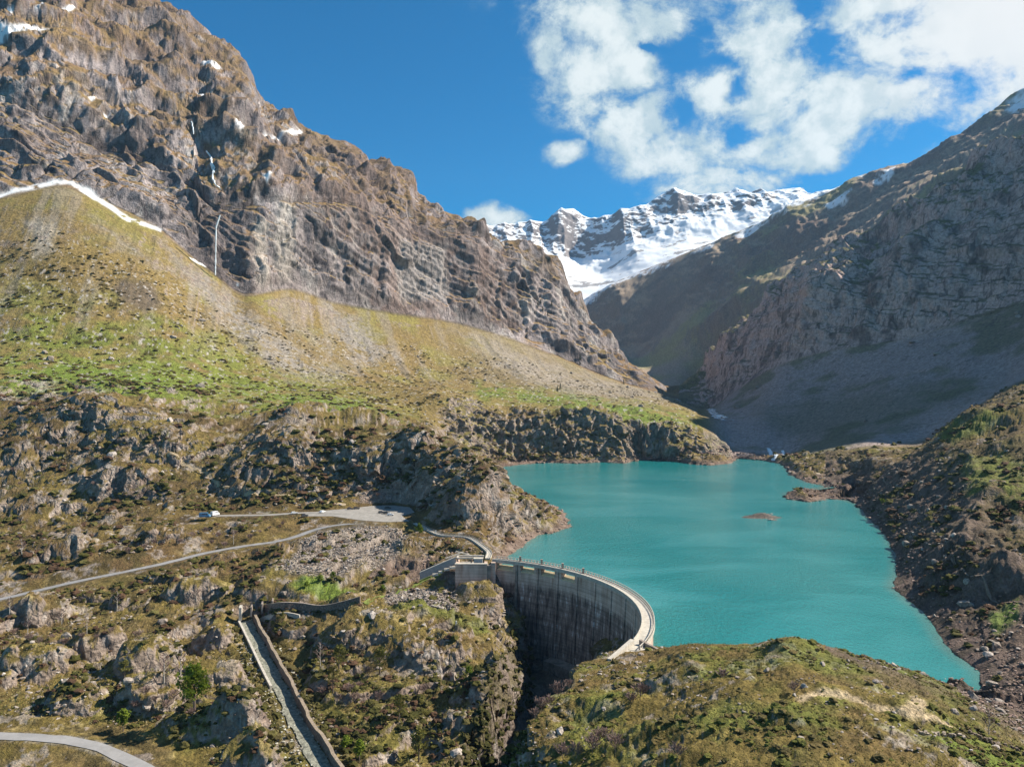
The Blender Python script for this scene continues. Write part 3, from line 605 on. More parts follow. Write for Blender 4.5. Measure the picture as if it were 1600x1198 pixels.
# boulder scree below the car park, by the tower
sc1 = np.maximum(zone([(470,860),(500,835),(600,828),(640,835),(620,870),(560,895),(530,915),(450,915),(440,905)], 7, 2.6, 5, 8), zone([(600,935),(640,915),(690,905),(712,900),(712,955),(690,965),(620,960),(600,950)], 6, 2.6, 5, 6))
paintc(sc1*.85, (c3(.34,.29,.25)+(c3(.12,.09,.075)-c3(.34,.29,.25))*sstep(n2, -.1, .5)[..., None]))
paint(zone([(450,935),(470,920),(540,918),(560,925),(520,942)], 5, 2.6, 4.5, 5)*.8, LUSH)
paint(zone([(600,965),(700,955),(760,960),(770,975),(700,978),(620,975)], 5, 2.4, 4, 5)*.7, GREEN)
# parking and track edges
def corridor(line, a, b): return np.where(SV < 9.5, 1-sstep(seg_dist(X.astype(np.float32), Y.astype(np.float32), [(p[0], p[1]) for p in line][::2]+[tuple(line[-1][:2])]), a, b), 0)
GRAV = c3(.33,.305,.27)
for ln, a, b in ((ROAD_UP, 2.5, 5), (ROAD_VAN, 2.5, 5), (ROAD_LOW, 2.5, 4)): paint(corridor(ln, a, b)*.6*sstep(n2, -.5, .5), GRAV*.8)
isl = (SDL < -1)&(EV > -.34)
paint(isl*.95, c3(.13,.112,.10))
TRK = [q for q in (hit(x_, y_) for x_, y_ in [(1250,1092),(1262,1087),(1285,1083),(1303,1083),(1320,1085),(1335,1091),(1350,1098),(1368,1104),(1385,1108),(1402,1111),(1420,1113),(1435,1116),(1450,1120),(1468,1127),(1485,1135)]) if q is not None]
TRK2 = [q for q in (hit(x_, y_) for x_, y_ in [(1422,1112),(1430,1106),(1437,1100),(1434,1092)]) if q is not None]
for ln_, w_ in ((TRK, 1.0), (TRK2, 1.5)):
    dd_ = np.full(X.shape, 99, np.float32); q_ = SV < 3; dd_[q_] = seg_dist(X[q_].astype(np.float32), Y[q_].astype(np.float32), [(p[0], p[1]) for p in ln_])
    paint((1-sstep(dd_+.25*n2, w_*.5, w_*1.5))*.95, c3(.46,.36,.23))
SNOWN = fbm3(P, 9, 3, .6, off=95)
COL = COL*(1+.12*n2+.10*n6)[..., None]
SN = SN*sstep(fbm3(P, 16, 4, .6, off=191)+np.where((PX > 240) & (SV < 10.6), -.1, .4), -.15, .1)
paint(SN, SNOWC)
# ------------------------------------------------------------------ meshes
def make_mat(name): m = bpy.data.materials.new(name); m.use_nodes = True; return m, NT(m.node_tree)
def out(nt, sh, disp=None):
    o = nt.n('ShaderNodeOutputMaterial', ins={0: sh}); return o
gm, g = make_mat("ground")
gco = g.n('ShaderNodeNewGeometry').outputs['Position']
att = g.n('ShaderNodeAttribute', attribute_name='albedo')
na = g.noise(gco, 1.1, 6, .68).outputs[0]; nb = g.noise(gco, .22, 6, .68).outputs[0]
cd = g.n('ShaderNodeAttribute', attribute_name='cover')      # R: rockiness  G: snow B: far
cds = g.n('ShaderNodeSeparateColor', ins={0: cd.outputs['Color']})
k = g.m('MULTIPLY', g.ramp(na, .3, .72, .72, 1.3), g.ramp(nb, .3, .7, .68, 1.32))
k = g.n('ShaderNodeMix', data_type='FLOAT', ins={0: cds.outputs[1], 2: k, 3: 1.0}).outputs[0]
dk = g.n('ShaderNodeMix', data_type='FLOAT', ins={0: g.m('MULTIPLY', g.m('MULTIPLY', cds.outputs[0], cds.outputs[2]), g.ramp(g.noise(g.vm('MULTIPLY', gco, (1, 1, .22)).outputs[0], .10, 7, .68, .8).outputs[0], .52, .62)), 2: 1.0, 3: .42}).outputs[0]
k = g.m('MULTIPLY', k, dk)
colr = g.mix(1.0, att.outputs['Color'], g.n('ShaderNodeCombineColor', ins={0: k, 1: k, 2: k}).outputs[0], 'MULTIPLY')
vor = g.n('ShaderNodeTexVoronoi', feature='DISTANCE_TO_EDGE', ins={'Vector': gco, 'Scale': .35}).outputs[0]
bump_h = g.m('ADD', g.m('MULTIPLY', na, .9), g.m('MULTIPLY', nb, 3.6))
str_ = g.noise(g.vm('MULTIPLY', gco, (1, 1, .3)).outputs[0], .07, 6, .62, .6).outputs[0]
bump_h = g.m('ADD', bump_h, g.m('MULTIPLY', g.m('MULTIPLY', str_, g.m('MULTIPLY', cds.outputs[0], cds.outputs[2])), 9.0))
bump_h = g.m('ADD', bump_h, g.m('MULTIPLY', g.m('MULTIPLY', g.ramp(vor, 0, .3), cds.outputs[0]), .8))
bstr = g.m('MULTIPLY', g.n('ShaderNodeMix', data_type='FLOAT', ins={0: cds.outputs[1], 2: .85, 3: .12}).outputs[0], g.ramp(cds.outputs[2], 0, 1, 1, .7))
bmp = g.n('ShaderNodeBump', ins={'Strength': bstr, 'Distance': 1.0, 'Height': bump_h})
pb = g.n('ShaderNodeBsdfPrincipled', ins={'Base Color': colr, 'Roughness': .92, 'Specular IOR Level': .15, 'Normal': bmp.outputs[0]})
out(g, pb.outputs[0])
COV = np.zeros(X.shape+(3,), np.float32); COV[..., 0] = np.clip(rocksl+mt*(1-ledge)+mr, 0, 1); COV[..., 1] = SN; COV[..., 2] = (SV > 9.9)
def grid_mesh(name, Xa, Ya, Ea, col, cov, mat):
    nr_, nc_ = Xa.shape; me = bpy.data.meshes.new(name)
    v = np.stack([Xa, Ya, Ea], -1).reshape(-1, 3).astype(np.float32)
    i = np.arange((nr_-1)*(nc_-1)); r = i//(nc_-1); c = i % (nc_-1); a = r*nc_+c
    q = np.stack([a, a+1, a+nc_+1, a+nc_], -1).astype(np.int32).reshape(-1)
    me.vertices.add(len(v)); me.vertices.foreach_set('co', v.reshape(-1))
    me.loops.add(len(q)); me.loops.foreach_set('vertex_index', q)
    me.polygons.add(len(i)); me.polygons.foreach_set('loop_start', (i*4).astype(np.int32))
    me.polygons.foreach_set('use_smooth', np.ones(len(i), bool))
    for nm_, arr in (('albedo', col), ('cover', cov)):
        if arr is None: continue
        at = me.color_attributes.new(nm_, 'FLOAT_COLOR', 'POINT')
        rgba = np.ones((len(v), 4), np.float32); rgba[:, :3] = arr.reshape(-1, 3); at.data.foreach_set('color', rgba.reshape(-1))
    me.update(calc_edges=True); me.materials.append(mat)
    o = bpy.data.objects.new(name, me); sc.collection.objects.link(o); return o
def struct(o): o['kind'] = 'structure'; return o
r1 = int(np.searchsorted(SV[:, 0], 9.97)); r2 = int(np.searchsorted(SV[:, 0], 13.0)); cm = int(np.searchsorted(XC, 1060))
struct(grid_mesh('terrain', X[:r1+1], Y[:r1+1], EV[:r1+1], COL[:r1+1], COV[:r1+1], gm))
struct(grid_mesh('mountain', X[r1:r2+1, :cm+1], Y[r1:r2+1, :cm+1], EV[r1:r2+1, :cm+1], COL[r1:r2+1, :cm+1], COV[r1:r2+1, :cm+1], gm))
struct(grid_mesh('mountain', X[r1:r2+1, cm:], Y[r1:r2+1, cm:], EV[r1:r2+1, cm:], COL[r1:r2+1, cm:], COV[r1:r2+1, cm:], gm))
struct(grid_mesh('mountain', X[r2:], Y[r2:], EV[r2:], COL[r2:], COV[r2:], gm))

# ------------------------------------------------------------------ far snow range
SR = []
SR.append([(560,560,3900),(900,500,3900),(960,470,3900),(1100,420,3900),(1200,400,3900),(1400,360,4000),(1800,300,4000)])
SR.append([(560,500,4300),(850,430,4250),(900,440,4250),(930,440,4250),(1000,410,4250),(1050,390,4300),(1150,375,4300),(1250,350,4300),(1400,330,4400),(1800,260,4400)])
SR.append([(560,470,4700),(760,400,4650),(830,398,4650),(870,412,4650),(905,418,4700),(950,408,4650),(990,392,4600),(1040,378,4650),(1100,362,4700),(1180,345,4700),(1280,328,4700),(1400,310,4700),(1800,240,4700)])
SR.append([(560,400,5000),(700,360,5000),(735,352,5000),(755,361,4980),(800,357,5000),(840,352,5050),(870,343,5100),(888,338,5120),(902,342,5120),(920,352,5080),(940,350,5000),(975,349,5000),(995,341,4980),(1020,327,5000),(1045,316,5020),(1075,316,5050),(1100,322,5050),(1150,310,5050),(1200,305,5100),(1240,303,5100),(1262,308,5100),(1300,310,5150),(1340,318,5150),(1450,310,5200),(1800,240,5300)])
SR.append([E(560,300,6000),E(900,500,6200),E(1200,700,6200),E(1800,600,6200)])
xs_ = np.linspace(600, 1520, 720); K2 = len(SR); lz = np.zeros((K2, len(xs_))); el = np.zeros_like(lz)
for k_, c_ in enumerate(SR):
    q = [p[0] for p in c_]; z_ = pch(q, [math.log(p[2]) for p in c_], xs_); y_ = pch(q, [p[1] for p in c_], xs_); lz[k_] = z_; el[k_] = HC-(y_-CY)/F*np.exp(z_)
rr_ = [40, 70, 150, 14]; S2 = [(a, i/n) for a, n in enumerate(rr_) for i in range(n)]+[(K2-2, 1.0)]
ki = np.array([a for a, _ in S2]); tt = np.array([b for _, b in S2])[:, None]
mZ, mE = slopes(lz), slopes(el)
Zs = np.exp(herm(lz, mZ)); Es = herm(el, mE); Xs = (xs_[None]-CX)/F*Zs; sv = (ki+tt[:, 0])[:, None]
Ps = (Xs, Zs, Es)
amp = sstep(sv, 1.0, 2.2)*(1-.93*np.exp(-((sv-3)/.13)**2))
rd = fbm3(Ps, 620, 4, .5, sq=(1, .5, .35), off=4, ridged=True)*120+fbm3(Ps, 190, 4, .5, sq=(1, .6, .5), off=6, ridged=True)*20+fbm3(Ps, 55, 3, .55, off=5)*7
low = fbm3(Ps, 260, 4, .5, off=14)*20*(1-sstep(sv, 1.6, 2.4))
Es2 = Es+rd*amp*.85+low; Ys2 = Zs-rd*amp*.8
gX, gY, gE = (np.gradient(Xs, axis=0), np.gradient(Xs, axis=1)), (np.gradient(Ys2, axis=0), np.gradient(Ys2, axis=1)), (np.gradient(Es2, axis=0), np.gradient(Es2, axis=1))
nx = gY[1]*gE[0]-gE[1]*gY[0]; ny = gE[1]*gX[0]-gX[1]*gE[0]; nz = gX[1]*gY[0]-gY[1]*gX[0]; ln_ = np.sqrt(nx**2+ny**2+nz**2)+1e-9; nz = np.abs(nz)/ln_
dp = Es2+.25*Xs+25*fbm3(Ps, 300, 3, off=44)
strat = np.abs(((dp/62) % 1)-.5)*2
rockm = (1-sstep(nz+.16*fbm3(Ps, 80, 4, .6, off=16)+.22*(strat-.5)+.12*fbm3(Ps, 24, 3, .6, off=18), .57, .67))*sstep(sv, 1.75, 2.1)
speck = sstep(fbm3(Ps, 60, 4, .65, sq=(.5, 1, 1), off=19), .34, .42)*(1-sstep(sv, 1.6, 2.0))*.8
rockm = np.maximum(rockm, speck)
cs_ = np.ones(Xs.shape+(3,), np.float32)*c3(.84,.87,.91); cs_ = cs_+(c3(.20,.18,.18)-cs_)*rockm[..., None]
cv = np.zeros_like(cs_); cv[..., 1] = 1-rockm
struct(grid_mesh('mountain', Xs, Ys2, Es2, cs_, cv, gm))

# ------------------------------------------------------------------ water
wm_, g = make_mat("lake_water")
po = g.n('ShaderNodeNewGeometry').outputs['Position']
sp_ = g.vm('MULTIPLY', po, (1.0, .55, 1.0)).outputs[0]
w1 = g.noise(sp_, .55, 4, .6).outputs[0]; w2 = g.noise(sp_, 2.4, 2, .6).outputs[0]
patch = g.ramp(g.noise(g.vm('MULTIPLY', po, (.5, 1.4, 1)).outputs[0], .012, 3, .6, 1.0).outputs[0], .40, .62)
bm_ = g.n('ShaderNodeBump', ins={'Strength': g.m('MULTIPLY', g.ramp(patch, 0, 1, .35, .9), 1.0), 'Distance': .9, 'Height': g.m('ADD', w1, g.m('MULTIPLY', w2, .5))})
deep = g.mix(g.ramp(g.noise(po, .009, 3, .5).outputs[0], .35, .65), (.012, .175, .182, 1), (.038, .215, .218, 1))
sha = g.n('ShaderNodeAttribute', attribute_name='albedo').outputs['Color']
deep = g.mix(1.0, deep, sha, 'MULTIPLY')
pw = g.n('ShaderNodeBsdfPrincipled', ins={'Base Color': deep, 'Roughness': .10, 'IOR': 1.33, 'Specular IOR Level': .5, 'Normal': bm_.outputs[0]})
out(g, pw.outputs[0])
gx = np.linspace(-260, 420, 300); gy = np.linspace(215, 1000, 330); GXX, GYY = np.meshgrid(gx, gy)
sdw = sd_poly(GXX.astype(np.float32), GYY.astype(np.float32), LAKE)
keep = sdw < 6
# water surface as one sheet cut to the basin
bmw = bmesh.new(); idv = {}
me = bpy.data.meshes.new('lake'); vv = []; ff_ = []; cc = []
kq = keep[:-1, :-1] | keep[1:, :-1] | keep[:-1, 1:] | keep[1:, 1:]
dcd = np.hypot(GXX-DC[0], GYY-DC[1]); blk_ = (dcd < 83.0) & (GYY < 366) & (GXX < 60)
def shl(s): t = min(max((-s)/5.0, 0), 1); return t
for r in range(kq.shape[0]):
    for c in range(kq.shape[1]):
        if not kq[r, c] or blk_[r, c] or blk_[r+1, c] or blk_[r, c+1] or blk_[r+1, c+1]: continue
        if GYY[r, c] < 262 and GXX[r, c] < 46.2: continue
        q = []
        for (a, b) in ((r, c), (r, c+1), (r+1, c+1), (r+1, c)):
            if (a, b) not in idv:
                idv[(a, b)] = len(vv); vv.append((GXX[a, b], GYY[a, b], 0.0)); t = shl(sdw[a, b]); cc += [2.6-1.6*t, .95+.05*t, .85+.15*t, 1]
            q.append(idv[(a, b)])
        ff_.append(q)
bmw.free()
me.from_pydata(vv, [], ff_); at = me.color_attributes.new('albedo', 'FLOAT_COLOR', 'POINT'); at.data.foreach_set('color', cc)
me.materials.append(wm_); lk = bpy.data.objects.new('lake', me); sc.collection.objects.link(lk); struct(lk)

# ------------------------------------------------------------------ valley air
hz, g = make_mat('valley_air'); hv = g.n('ShaderNodeVolumePrincipled', ins={'Color': (.40,.66,1,1), 'Density': 2.6e-5, 'Anisotropy': .2})
g.t.links.new(hv.outputs[0], g.n('ShaderNodeOutputMaterial').inputs[1])
lo = float(min(EV.min(), -46))-1.0; hi = float(max(EV.max(), Es2.max()))+60
bmh = bmesh.new(); bmesh.ops.create_cube(bmh, size=1); meh = bpy.data.meshes.new('haze'); bmh.to_mesh(meh); bmh.free(); meh.materials.append(hz)
xa, xb, ya, yb = float(X.min())-50, float(max(X.max(), Xs.max()))+50, -200.0, 7000.0
hzo = bpy.data.objects.new('haze', meh); sc.collection.objects.link(hzo); hzo.location = ((xa+xb)/2, (ya+yb)/2, (lo+hi)/2); hzo.scale = (xb-xa, yb-ya, hi-lo); hzo['kind'] = 'stuff'
# ------------------------------------------------------------------ object helpers
def tag(o, label=None, cat=None, group=None, kind=None):
    if label: o['label'] = label
    if cat: o['category'] = cat
    if group: o['group'] = group
    if kind: o['kind'] = kind
    return o
def empty(name, loc=(0, 0, 0), rz=0.0):
    o = bpy.data.objects.new(name, None); sc.collection.objects.link(o); o.location = loc; o.rotation_euler = (0, 0, rz); return o
def link(name, me, mat=None, parent=None, loc=None):
    o = bpy.data.objects.new(name, me); sc.collection.objects.link(o)
    if mat is not None and len(me.materials) == 0: me.materials.append(mat)
    if parent is not None: o.parent = parent
    if loc is not None: o.location = loc
    return o
class MB:
    def __init__(s): s.v = []; s.f = []
    def add(s, v, f): b = len(s.v); s.v += [tuple(q) for q in v]; s.f += [tuple(b+i for i in q) for q in f]
    def box(s, c, size, rz=0.0, top=1.0):
        x, y, z = size[0]/2, size[1]/2, size[2]/2; ca, sa = math.cos(rz), math.sin(rz); v = []
        for (i, j, k) in ((-1,-1,-1),(1,-1,-1),(1,1,-1),(-1,1,-1),(-1,-1,1),(1,-1,1),(1,1,1),(-1,1,1)):
            t = top if k > 0 else 1.0; px, py = i*x*t, j*y*t
            v.append((c[0]+px*ca-py*sa, c[1]+px*sa+py*ca, c[2]+k*z))
        s.add(v, [(0,3,2,1),(4,5,6,7),(0,1,5,4),(1,2,6,5),(2,3,7,6),(3,0,4,7)])
    def tube(s, pts, rad, n=5):
        pts = [Vector(p) for p in pts]; rad = rad if isinstance(rad, (list, tuple)) else [rad]*len(pts); v = []; f = []
        for i, p in enumerate(pts):
            d = (pts[min(i+1, len(pts)-1)]-pts[max(i-1, 0)]).normalized(); a = d.orthogonal().normalized(); b = d.cross(a)
            for k in range(n):
                t = 2*math.pi*k/n; v.append(p+(a*math.cos(t)+b*math.sin(t))*rad[i])
        for i in range(len(pts)-1):
            for k in range(n): f.append((i*n+k, i*n+(k+1) % n, (i+1)*n+(k+1) % n, (i+1)*n+k))
        f.append(tuple(range(n))[::-1]); f.append(tuple(range((len(pts)-1)*n, len(pts)*n))); s.add(v, f)
    def mesh(s, name, mat=None, smooth=False):
        me = bpy.data.meshes.new(name); me.from_pydata(s.v, [], s.f)
        if smooth: me.polygons.foreach_set('use_smooth', [True]*len(s.f))
        if mat is not None: me.materials.append(mat)
        me.update(); return me
    def build(s, name, mat=None, parent=None, smooth=False): return link(name, s.mesh(name, mat, smooth), None, parent)
def simple(name, col, rough=.85, spec=.2, var=.25, scale=1.5, bump=.2, metal=0.0, dist=.1):
    m, g = make_mat(name); p = g.n('ShaderNodeTexCoord').outputs['Object']; n = g.noise(p, scale, 5, .65).outputs[0]
    k = g.ramp(n, .3, .7, 1-var, 1+var); c = g.mix(1.0, (*col, 1), g.n('ShaderNodeCombineColor', ins={0: k, 1: k, 2: k}).outputs[0], 'MULTIPLY')
    b = g.n('ShaderNodeBump', ins={'Strength': bump, 'Distance': dist, 'Height': n})
    out(g, g.n('ShaderNodeBsdfPrincipled', ins={'Base Color': c, 'Roughness': rough, 'Specular IOR Level': spec, 'Metallic': metal, 'Normal': b.outputs[0]}).outputs[0]); return m
M_conc = simple('pale_concrete', (.44,.405,.35), var=.2, scale=.8); M_conc2 = simple('weathered_concrete', (.24,.20,.17), var=.35, scale=.5)
M_road = simple('worn_asphalt', (.255,.25,.25), var=.12, scale=.25, bump=.1); M_dirt = simple('trodden_earth', (.36,.28,.18), var=.2, scale=.9)
M_grav = simple('gravel', (.27,.255,.235), var=.18, scale=.4); M_stone = simple('rubble_masonry', (.19,.145,.12), var=.5, scale=1.6, bump=.9, dist=.4)
M_metal = simple('grey_steel', (.33,.35,.37), rough=.45, spec=.5, metal=.6, var=.1); M_dark = simple('dark_steel', (.05,.05,.05), rough=.6)
# ------------------------------------------------------------------ roads and paths
def ribbon(name, line, width, mat, dz=.03, rough=.25, kind='structure', wf=None, drape=False):
    mb = MB(); n = len(line); rnd = random.Random(len(line)); L = []
    for i, p in enumerate(line):
        d = (line[min(i+1, n-1)]-line[max(i-1, 0)]); d.z = 0; d.normalize(); s = Vector((d.y, -d.x, 0)); w_ = width/2*(wf(i/(n-1)) if wf else 1)
        a = w_+rnd.uniform(-rough, rough); b = w_+rnd.uniform(-rough, rough)
        L.append([p-s*a+Vector((0,0,dz)), p-s*a*.5+Vector((0,0,dz+.03)), p+Vector((0,0,dz+.05)), p+s*b*.5+Vector((0,0,dz+.03)), p+s*b+Vector((0,0,dz))])
    if drape:
        for r in L:
            for q in r: q.z = gz(q.x, q.y)+dz
    v = [q for r in L for q in r]; f = [(i*5+j, i*5+j+1, i*5+j+6, i*5+j+5) for i in range(n-1) for j in range(4)]
    mb.add(v, f); o = mb.build(name, mat, smooth=True); o['kind'] = kind; return o
ribbon('road', ROAD_UP, 4.6, M_road); ribbon('road', ROAD_LOW, 4.4, M_road); ribbon('road', ROAD_VAN, 5.2, M_grav)
def hits(lst, step=2.5):
    P_ = [hit(x, y) for x, y in lst]; return smooth_line([p for p in P_ if p is not None], step)
def path(lst, wdt, mat, dz=.15, step=2.5, name='footpath'): return ribbon(name, hits(lst, step), wdt, mat, dz, .25*min(wdt, 1.6), drape=True)
path([(1380,745),(1400,765),(1420,785),(1445,805),(1465,830),(1475,860),(1500,890),(1540,915),(1600,942)], .8, simple('dark_earth', (.21,.16,.12), var=.2))
path([(262,708),(310,735),(340,755),(380,765),(430,773),(490,783),(540,789)], 2.2, M_dirt)
path([(572,944),(620,925),(660,906),(700,893)], 2.0, simple('short_turf', (.14,.17,.04), var=.2), .2)
mb = MB(); pk = [(x, y, 8.66) for x, y in PARK]; cxy = (sum(p[0] for p in pk)/len(pk), sum(p[1] for p in pk)/len(pk), 8.66)
mb.add(pk, [tuple(range(len(pk)))]); o = mb.build('car_park', M_grav); o['kind'] = 'structure'

# ------------------------------------------------------------------ the dam
def dam_mat():
    m, g = make_mat('dam_concrete'); p = g.n('ShaderNodeNewGeometry').outputs['Position']; sp = g.n('ShaderNodeSeparateXYZ', ins={0: p})
    ang = g.m('ARCTAN2', g.m('SUBTRACT', sp.outputs[1], DC[1]), g.m('SUBTRACT', sp.outputs[0], DC[0]))
    arcl = g.m('MULTIPLY', ang, 83.0); uv = g.n('ShaderNodeCombineXYZ', ins={0: arcl, 1: sp.outputs[2]}).outputs[0]
    st = g.noise(g.vm('MULTIPLY', uv, (1, .17, 1)).outputs[0], .5, 7, .72, .5).outputs[0]
    st2 = g.noise(g.vm('MULTIPLY', uv, (1, .22, 1)).outputs[0], .28, 5, .65).outputs[0]
    band = g.noise(g.vm('MULTIPLY', uv, (.06, 1, 1)).outputs[0], .5, 4, .6).outputs[0]
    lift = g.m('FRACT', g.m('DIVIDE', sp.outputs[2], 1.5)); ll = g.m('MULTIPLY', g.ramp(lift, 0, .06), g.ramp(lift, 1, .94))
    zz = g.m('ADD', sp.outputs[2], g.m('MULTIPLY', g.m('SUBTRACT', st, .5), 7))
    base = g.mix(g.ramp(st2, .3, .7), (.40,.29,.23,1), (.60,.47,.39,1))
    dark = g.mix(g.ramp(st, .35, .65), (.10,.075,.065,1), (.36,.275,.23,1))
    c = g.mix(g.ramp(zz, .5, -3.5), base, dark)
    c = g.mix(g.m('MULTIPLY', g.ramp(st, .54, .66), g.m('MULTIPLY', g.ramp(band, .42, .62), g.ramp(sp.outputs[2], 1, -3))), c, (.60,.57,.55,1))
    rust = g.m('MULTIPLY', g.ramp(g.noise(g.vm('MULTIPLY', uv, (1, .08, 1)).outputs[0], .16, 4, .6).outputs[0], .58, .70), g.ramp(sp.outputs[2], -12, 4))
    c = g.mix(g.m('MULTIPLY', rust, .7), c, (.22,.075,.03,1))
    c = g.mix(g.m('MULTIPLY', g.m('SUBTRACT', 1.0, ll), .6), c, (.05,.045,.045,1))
    k = g.ramp(band, .3, .7, .8, 1.2); c = g.mix(1.0, c, g.n('ShaderNodeCombineColor', ins={0: k, 1: k, 2: k}).outputs[0], 'MULTIPLY')
    b = g.n('ShaderNodeBump', ins={'Strength': .5, 'Distance': .12, 'Height': g.m('ADD', ll, st)})
    out(g, g.n('ShaderNodeBsdfPrincipled', ins={'Base Color': c, 'Roughness': .9, 'Specular IOR Level': .15, 'Normal': b.outputs[0]}).outputs[0]); return m
M_dam = dam_mat()
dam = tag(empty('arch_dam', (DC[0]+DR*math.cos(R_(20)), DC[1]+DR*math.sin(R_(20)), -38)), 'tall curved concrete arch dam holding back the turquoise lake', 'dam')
DO = Vector(dam.location)
def sector(mb, a0, a1, r0, r1, z0, z1, n=8, batter=0.0, r0t=None):
    v = []; f = []
    for i in range(n+1):
        a = a0+(a1-a0)*i/n
        for (r, z) in ((r0-batter, z0), (r1, z0), (r1, z1), (r0, z1)):
            q = arc(a, r); v.append(Vector((q[0], q[1], z))-DO)
    for i in range(n):
        b = i*4
        for j in range(4): f.append((b+j, b+(j+1) % 4, b+4+(j+1) % 4, b+4+j))
    f.append((0, 3, 2, 1)); e = n*4; f.append((e, e+1, e+2, e+3)); mb.add(v, f)
RI, RO = 82.6, 86.4
M_sill = simple('sunlit_tan_concrete', (.62,.50,.33), var=.15, scale=.8)  # sunlight on the sills is put into this bright tan
edges = [70.5, 62.2, 54.6, 46.8, 38.6, 30.5, 22, 13, 4, -5, -14, -29.5]
for i in range(len(edges)-1):
    a0, a1 = edges[i], edges[i+1]; opening = i < 4
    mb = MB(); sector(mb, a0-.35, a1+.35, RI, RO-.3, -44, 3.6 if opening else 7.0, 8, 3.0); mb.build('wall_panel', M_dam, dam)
    if opening:
        mb = MB(); v_ = []; f_ = []
        for i_ in range(7):
            a_q = a0-1.1+(a1+1.1-a0+1.1)*i_/6
            for (r_, z_) in ((RI+.25, 3.65), (RO-.5, 3.65), (RO-.5, 5.5), (RI+.25, 4.0)): q = arc(a_q, r_); v_.append(Vector((q[0], q[1], z_))-DO)
        f_ = [(b*4+j, b*4+(j+1) % 4, b*4+4+(j+1) % 4, b*4+4+j) for b in range(6) for j in range(4)]+[(0,3,2,1),(24,25,26,27)]; mb.add(v_, f_); mb.build('overflow_sill', M_sill, dam)
        mb = MB(); sector(mb, a0-.36, a0-1.3, RI+.02, RO-.4, 3.61, 7.0, 2); mb.build('opening_pier', M_dam, dam)
        mb = MB(); sector(mb, a1+1.3, a1+.36, RI+.02, RO-.4, 3.61, 7.0, 2); mb.build('opening_pier', M_dam, dam)
for a in edges[:-1]:
    mb = MB(); sector(mb, a+.34, a-.34, RI-.45, RO-.35, -44, 7.0, 1, 3.0); mb.build('pilaster', M_conc2 if a > 60 else M_dam, dam)
mb = MB(); sector(mb, 70.8, -29.8, RI-.45, RO+.35, 7.02, 7.9, 60); mb.build('crest_deck', M_conc, dam)
mb = MB(); sector(mb, 70.8, -24, RI-.4, RI-.1, 7.92, 8.6, 60); mb.build('downstream_parapet', M_conc, dam)
mb = MB(); sector(mb, 70.8, -29.0, RO+.0, RO+.22, 8.95, 9.15, 60); mb.build('parapet_rail', M_conc, dam)
mb = MB(); sector(mb, 70.8, -29.0, RO-.12, RO+.3, 7.92, 8.15, 60); mb.build('kerb', M_conc, dam)
pm = MB(); pm.box((0, 0, .53), (.34, .34, 1.06), top=.9); pme = pm.mesh('rail_post', M_conc)
a = 70.0
while a > -29:
    o = link('rail_post', pme, None, dam); q = arc(a, RO+.12); o.location = Vector((q[0], q[1], 7.92))-DO; o.rotation_euler = (0, 0, R_(a)); a -= 1.15
for a in (62.2, 54.6, 46.8, 38.6):
    mb = MB(); q = arc(a, RO-.5); c0 = Vector((q[0], q[1], 0))-DO; mb.box((c0.x, c0.y, 9.0-DO.z), (.9, .9, 2.0)); mb.box((c0.x, c0.y, 10.1-DO.z), (1.1, 1.1, .16)); mb.build('gate_pedestal', M_conc2, dam)
# dam: foundation steps at the foot of the wall
mb = MB(); sector(mb, 48, 20, 74.5, RI-1.5, -44, -30.5, 12); mb.build('foundation_step', M_conc2, dam)
# right bank abutment
ab = tag(empty('dam_abutment', (38, 234, 0)), 'pale concrete landing with splayed wing walls at the right bank end of the dam crest', 'abutment')
def wall_seg(name, p, q, z0, z1a, z1b, th, mat, parent, off=None):
    off = off or Vector(parent.location); d = (Vector(q)-Vector(p)).normalized(); s = Vector((-d.y, d.x))*th/2
    P_, Q_ = Vector(p), Vector(q); v = []
    for (pt, zt) in ((P_, z1a), (Q_, z1b)):
        for (sg, z) in ((-1, z0), (1, z0), (1, zt), (-1, zt)): v.append(Vector((pt.x+s.x*sg, pt.y+s.y*sg, z))-off)
    mb = MB(); mb.add(v, [(0,1,5,4),(1,2,6,5),(2,3,7,6),(3,0,4,7),(0,3,2,1),(4,5,6,7)]); return mb.build(name, mat, parent)
def pz(x, y, e): return tuple(We(x, y, e)[:2])
mb = MB(); o_ = Vector(ab.location); pl = [pz(1003,1003,7.9), pz(1030,1021,7.9), pz(1008,1036,7.9), pz(960,1042,7.9), pz(968,1026,7.9), pz(990,1006,7.9)]
v = [Vector((x, y, 7.78))-o_ for x, y in pl]+[Vector((x, y, 3.0))-o_ for x, y in pl]; n = len(pl)
mb.add(v, [tuple(range(n))[::-1]]+[(i, (i+1) % n, n+(i+1) % n, n+i) for i in range(n)]); mb.build('landing_slab', M_conc, ab)
wall_seg('wing_wall', pz(1000,1003,8.5), pz(1042,1024,7.5), 2, 9.4, 8.2, .9, M_conc2, ab); wall_seg('wing_wall', pz(988,1001,9), pz(952,1032,8), 1, 9.6, 8.6, 1.3, M_conc, ab)
wall_seg('wing_wall', pz(952,1032,8), pz(944,1037,7), 0, 8.2, 7.4, 1.3, M_conc, ab)
